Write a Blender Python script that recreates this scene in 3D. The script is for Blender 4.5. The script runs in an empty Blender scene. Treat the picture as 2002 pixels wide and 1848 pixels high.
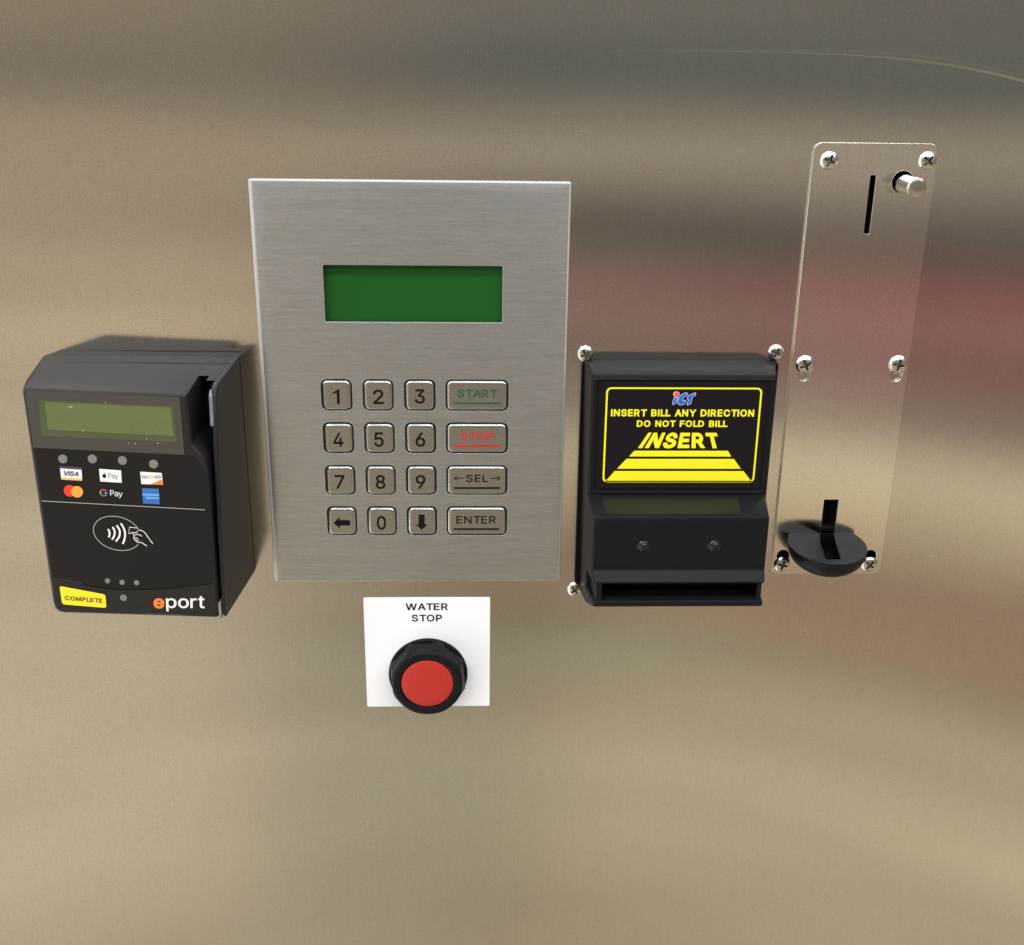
import bpy, math, random, json
from mathutils import Matrix, Vector
random.seed(4)
S = bpy.context.scene
COL = S.collection
MM = 0.001

# ---------------------------------------------------------------- camera
def cam_setup():
    p, y, r = 0.3370370946, 0.0363947925, 0.0125928175
    Rx = Matrix(((1,0,0),(0,math.cos(p),-math.sin(p)),(0,math.sin(p),math.cos(p))))
    Ry = Matrix(((math.cos(y),0,-math.sin(y)),(0,1,0),(math.sin(y),0,math.cos(y))))
    Rr = Matrix(((math.cos(r),-math.sin(r),0),(math.sin(r),math.cos(r),0),(0,0,1)))
    M = Rr @ Rx @ Ry                      # wall (right, down, inward) -> camera (right, down, forward)
    right, down, fwd = M[0], M[1], M[2]
    w = lambda v: Vector((v[0], v[2], -v[1]))   # wall axes -> world
    X, Y, Z = w(right), -w(down), -w(fwd)
    m = Matrix(((X[0],Y[0],Z[0]),(X[1],Y[1],Z[1]),(X[2],Y[2],Z[2]))).to_4x4()
    m.translation = Vector((-15.86489, -435.71851, 152.77986)) * MM
    cd = bpy.data.cameras.new('camera')
    cd.sensor_fit = 'HORIZONTAL'; cd.sensor_width = 36.0
    cd.lens = 36.0 * 2100.0 / 2002.0
    cd.clip_start = 0.01; cd.clip_end = 50
    c = bpy.data.objects.new('camera', cd); COL.objects.link(c)
    c.matrix_world = m
    S.camera = c
cam_setup()

# ---------------------------------------------------------------- room light
def srgb(r, g, b, k=1.0):
    f = lambda c: ((c/255)/12.92 if c/255 <= .04045 else (((c/255)+.055)/1.055)**2.4) * k
    return (f(r), f(g), f(b), 1)

def ramp(nt, stops, lo, hi, src, k):
    mr = nt.nodes.new('ShaderNodeMapRange'); mr.inputs[1].default_value = lo; mr.inputs[2].default_value = hi
    nt.links.new(src, mr.inputs[0])
    cr = nt.nodes.new('ShaderNodeValToRGB'); e = cr.color_ramp.elements
    cr.color_ramp.interpolation = 'LINEAR'
    stops = sorted(stops)
    while len(e) < len(stops): e.new(0.5)
    for i, (z, c) in enumerate(stops):
        e[i].position = (z - lo) / (hi - lo); e[i].color = srgb(*c, k)
    nt.links.new(mr.outputs[0], cr.inputs[0])
    return cr.outputs[0]

W = bpy.data.worlds.new('World'); S.world = W; W.use_nodes = True
nt = W.node_tree; bg = nt.nodes['Background']
tc = nt.nodes.new('ShaderNodeTexCoord'); sep = nt.nodes.new('ShaderNodeSeparateXYZ')
nt.links.new(tc.outputs['Generated'], sep.inputs[0])
K = 1.22
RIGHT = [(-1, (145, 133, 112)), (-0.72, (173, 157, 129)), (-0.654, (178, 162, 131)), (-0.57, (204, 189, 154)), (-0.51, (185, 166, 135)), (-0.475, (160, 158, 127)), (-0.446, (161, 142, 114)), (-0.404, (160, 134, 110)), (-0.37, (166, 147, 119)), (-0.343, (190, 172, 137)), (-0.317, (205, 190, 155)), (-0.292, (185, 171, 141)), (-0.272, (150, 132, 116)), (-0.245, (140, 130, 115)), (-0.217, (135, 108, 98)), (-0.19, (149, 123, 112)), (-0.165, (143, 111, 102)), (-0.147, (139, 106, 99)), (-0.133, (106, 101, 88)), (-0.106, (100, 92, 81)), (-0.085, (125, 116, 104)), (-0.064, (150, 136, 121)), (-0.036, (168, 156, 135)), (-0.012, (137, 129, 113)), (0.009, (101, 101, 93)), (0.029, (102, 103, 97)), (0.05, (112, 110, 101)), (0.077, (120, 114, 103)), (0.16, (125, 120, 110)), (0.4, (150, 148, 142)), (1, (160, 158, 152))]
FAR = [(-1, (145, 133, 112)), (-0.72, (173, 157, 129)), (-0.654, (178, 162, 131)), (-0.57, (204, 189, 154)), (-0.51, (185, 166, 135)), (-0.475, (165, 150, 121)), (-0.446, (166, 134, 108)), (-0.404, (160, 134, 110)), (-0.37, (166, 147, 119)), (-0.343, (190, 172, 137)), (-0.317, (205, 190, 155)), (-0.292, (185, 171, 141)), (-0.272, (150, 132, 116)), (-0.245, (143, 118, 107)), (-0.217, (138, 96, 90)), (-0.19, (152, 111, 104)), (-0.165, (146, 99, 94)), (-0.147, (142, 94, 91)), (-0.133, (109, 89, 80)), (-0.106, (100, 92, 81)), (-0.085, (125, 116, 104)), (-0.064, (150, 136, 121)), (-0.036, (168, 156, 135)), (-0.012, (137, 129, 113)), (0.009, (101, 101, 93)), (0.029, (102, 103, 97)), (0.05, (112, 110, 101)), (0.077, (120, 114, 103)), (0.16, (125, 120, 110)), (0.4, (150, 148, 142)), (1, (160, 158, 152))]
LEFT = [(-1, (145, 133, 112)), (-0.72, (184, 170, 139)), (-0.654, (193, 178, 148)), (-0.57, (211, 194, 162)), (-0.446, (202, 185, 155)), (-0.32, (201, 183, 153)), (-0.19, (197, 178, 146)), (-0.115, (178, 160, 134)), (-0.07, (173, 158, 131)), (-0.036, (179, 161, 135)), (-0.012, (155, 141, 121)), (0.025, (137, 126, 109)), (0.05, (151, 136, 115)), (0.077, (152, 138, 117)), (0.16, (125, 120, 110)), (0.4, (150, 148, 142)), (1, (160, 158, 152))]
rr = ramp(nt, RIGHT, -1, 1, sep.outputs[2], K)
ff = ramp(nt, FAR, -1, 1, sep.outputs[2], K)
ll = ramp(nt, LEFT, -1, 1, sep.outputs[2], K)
neg = nt.nodes.new('ShaderNodeMath'); neg.operation = 'ARCTAN2'
inv = nt.nodes.new('ShaderNodeMath'); inv.operation = 'MULTIPLY'; inv.inputs[1].default_value = -1
nt.links.new(sep.outputs[1], inv.inputs[0]); nt.links.new(sep.outputs[0], neg.inputs[0]); nt.links.new(inv.outputs[0], neg.inputs[1])
mr = nt.nodes.new('ShaderNodeMapRange'); mr.interpolation_type = 'SMOOTHSTEP'
mr.inputs[1].default_value = -.30; mr.inputs[2].default_value = .05
nt.links.new(neg.outputs[0], mr.inputs[0])
mx = nt.nodes.new('ShaderNodeMix'); mx.data_type = 'RGBA'
mf = nt.nodes.new('ShaderNodeMapRange'); mf.interpolation_type = 'SMOOTHSTEP'
mf.inputs[1].default_value = .14; mf.inputs[2].default_value = .40
nt.links.new(neg.outputs[0], mf.inputs[0])
m0 = nt.nodes.new('ShaderNodeMix'); m0.data_type = 'RGBA'
nt.links.new(mf.outputs[0], m0.inputs[0]); nt.links.new(rr, m0.inputs[6]); nt.links.new(ff, m0.inputs[7])
nt.links.new(mr.outputs[0], mx.inputs[0]); nt.links.new(ll, mx.inputs[6]); nt.links.new(m0.outputs[2], mx.inputs[7])
# unseen bright zone added far left to light the keypad plate's edge
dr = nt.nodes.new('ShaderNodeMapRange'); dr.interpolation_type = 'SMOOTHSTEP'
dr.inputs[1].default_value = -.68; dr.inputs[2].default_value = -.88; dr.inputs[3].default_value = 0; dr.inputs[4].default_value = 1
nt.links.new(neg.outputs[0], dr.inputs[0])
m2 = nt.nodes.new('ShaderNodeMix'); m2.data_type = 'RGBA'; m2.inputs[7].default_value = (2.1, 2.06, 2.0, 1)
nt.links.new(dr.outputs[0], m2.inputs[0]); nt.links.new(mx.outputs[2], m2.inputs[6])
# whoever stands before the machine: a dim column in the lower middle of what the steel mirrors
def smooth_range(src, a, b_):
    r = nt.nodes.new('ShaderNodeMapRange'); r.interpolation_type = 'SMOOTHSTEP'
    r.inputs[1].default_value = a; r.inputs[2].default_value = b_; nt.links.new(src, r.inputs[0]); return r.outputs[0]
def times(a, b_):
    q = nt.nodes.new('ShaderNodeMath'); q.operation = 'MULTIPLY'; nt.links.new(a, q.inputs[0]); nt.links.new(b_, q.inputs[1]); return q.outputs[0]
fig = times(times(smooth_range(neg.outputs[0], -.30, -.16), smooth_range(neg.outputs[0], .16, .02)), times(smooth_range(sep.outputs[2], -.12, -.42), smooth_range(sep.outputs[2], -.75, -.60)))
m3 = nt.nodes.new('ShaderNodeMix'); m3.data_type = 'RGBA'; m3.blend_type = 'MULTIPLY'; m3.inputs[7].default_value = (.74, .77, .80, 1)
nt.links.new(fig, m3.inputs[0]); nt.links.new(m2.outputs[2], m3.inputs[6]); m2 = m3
# noise added to the surroundings: uneven level streaks for the steel to mirror
mp = nt.nodes.new('ShaderNodeMapping'); mp.inputs['Scale'].default_value = (2.0, 2.0, 24)
nz = nt.nodes.new('ShaderNodeTexNoise'); nz.inputs['Scale'].default_value = 1; nz.inputs['Detail'].default_value = 3
nt.links.new(tc.outputs['Generated'], mp.inputs[0]); nt.links.new(mp.outputs[0], nz.inputs['Vector'])
nr = nt.nodes.new('ShaderNodeMapRange'); nr.inputs[1].default_value = .25; nr.inputs[2].default_value = .75; nr.inputs[3].default_value = .82; nr.inputs[4].default_value = 1.18
nt.links.new(nz.outputs[0], nr.inputs[0])
sc = nt.nodes.new('ShaderNodeVectorMath'); sc.operation = 'SCALE'
nt.links.new(m2.outputs[2], sc.inputs[0]); nt.links.new(nr.outputs[0], sc.inputs['Scale'])
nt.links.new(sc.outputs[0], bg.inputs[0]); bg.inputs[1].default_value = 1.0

def area(name, loc, target, sx, sy, power, col):
    l = bpy.data.lights.new(name, 'AREA'); l.shape = 'RECTANGLE'; l.size = sx; l.size_y = sy
    l.energy = power; l.color = col
    o = bpy.data.objects.new(name, l); COL.objects.link(o); o.location = loc
    o.rotation_euler = (Vector(target) - Vector(loc)).to_track_quat('-Z', 'Y').to_euler()
    return o
# two rows of fluorescent ceiling troffers in front of the machine
for i, (x, y) in enumerate([(-.95,-.9),(.35,-.9),(1.6,-.9),(-1.0,-2.2),(.5,-2.2),(2.0,-2.2)]):
    area('ceiling_lamp', (x, y, 1.55), (x, y + .25, 0), 1.1, .28, 15, (1.0, .985, .985))

S.view_settings.view_transform = 'Standard'; S.view_settings.look = 'None'
S.view_settings.exposure = 0; S.view_settings.gamma = 1

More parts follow.
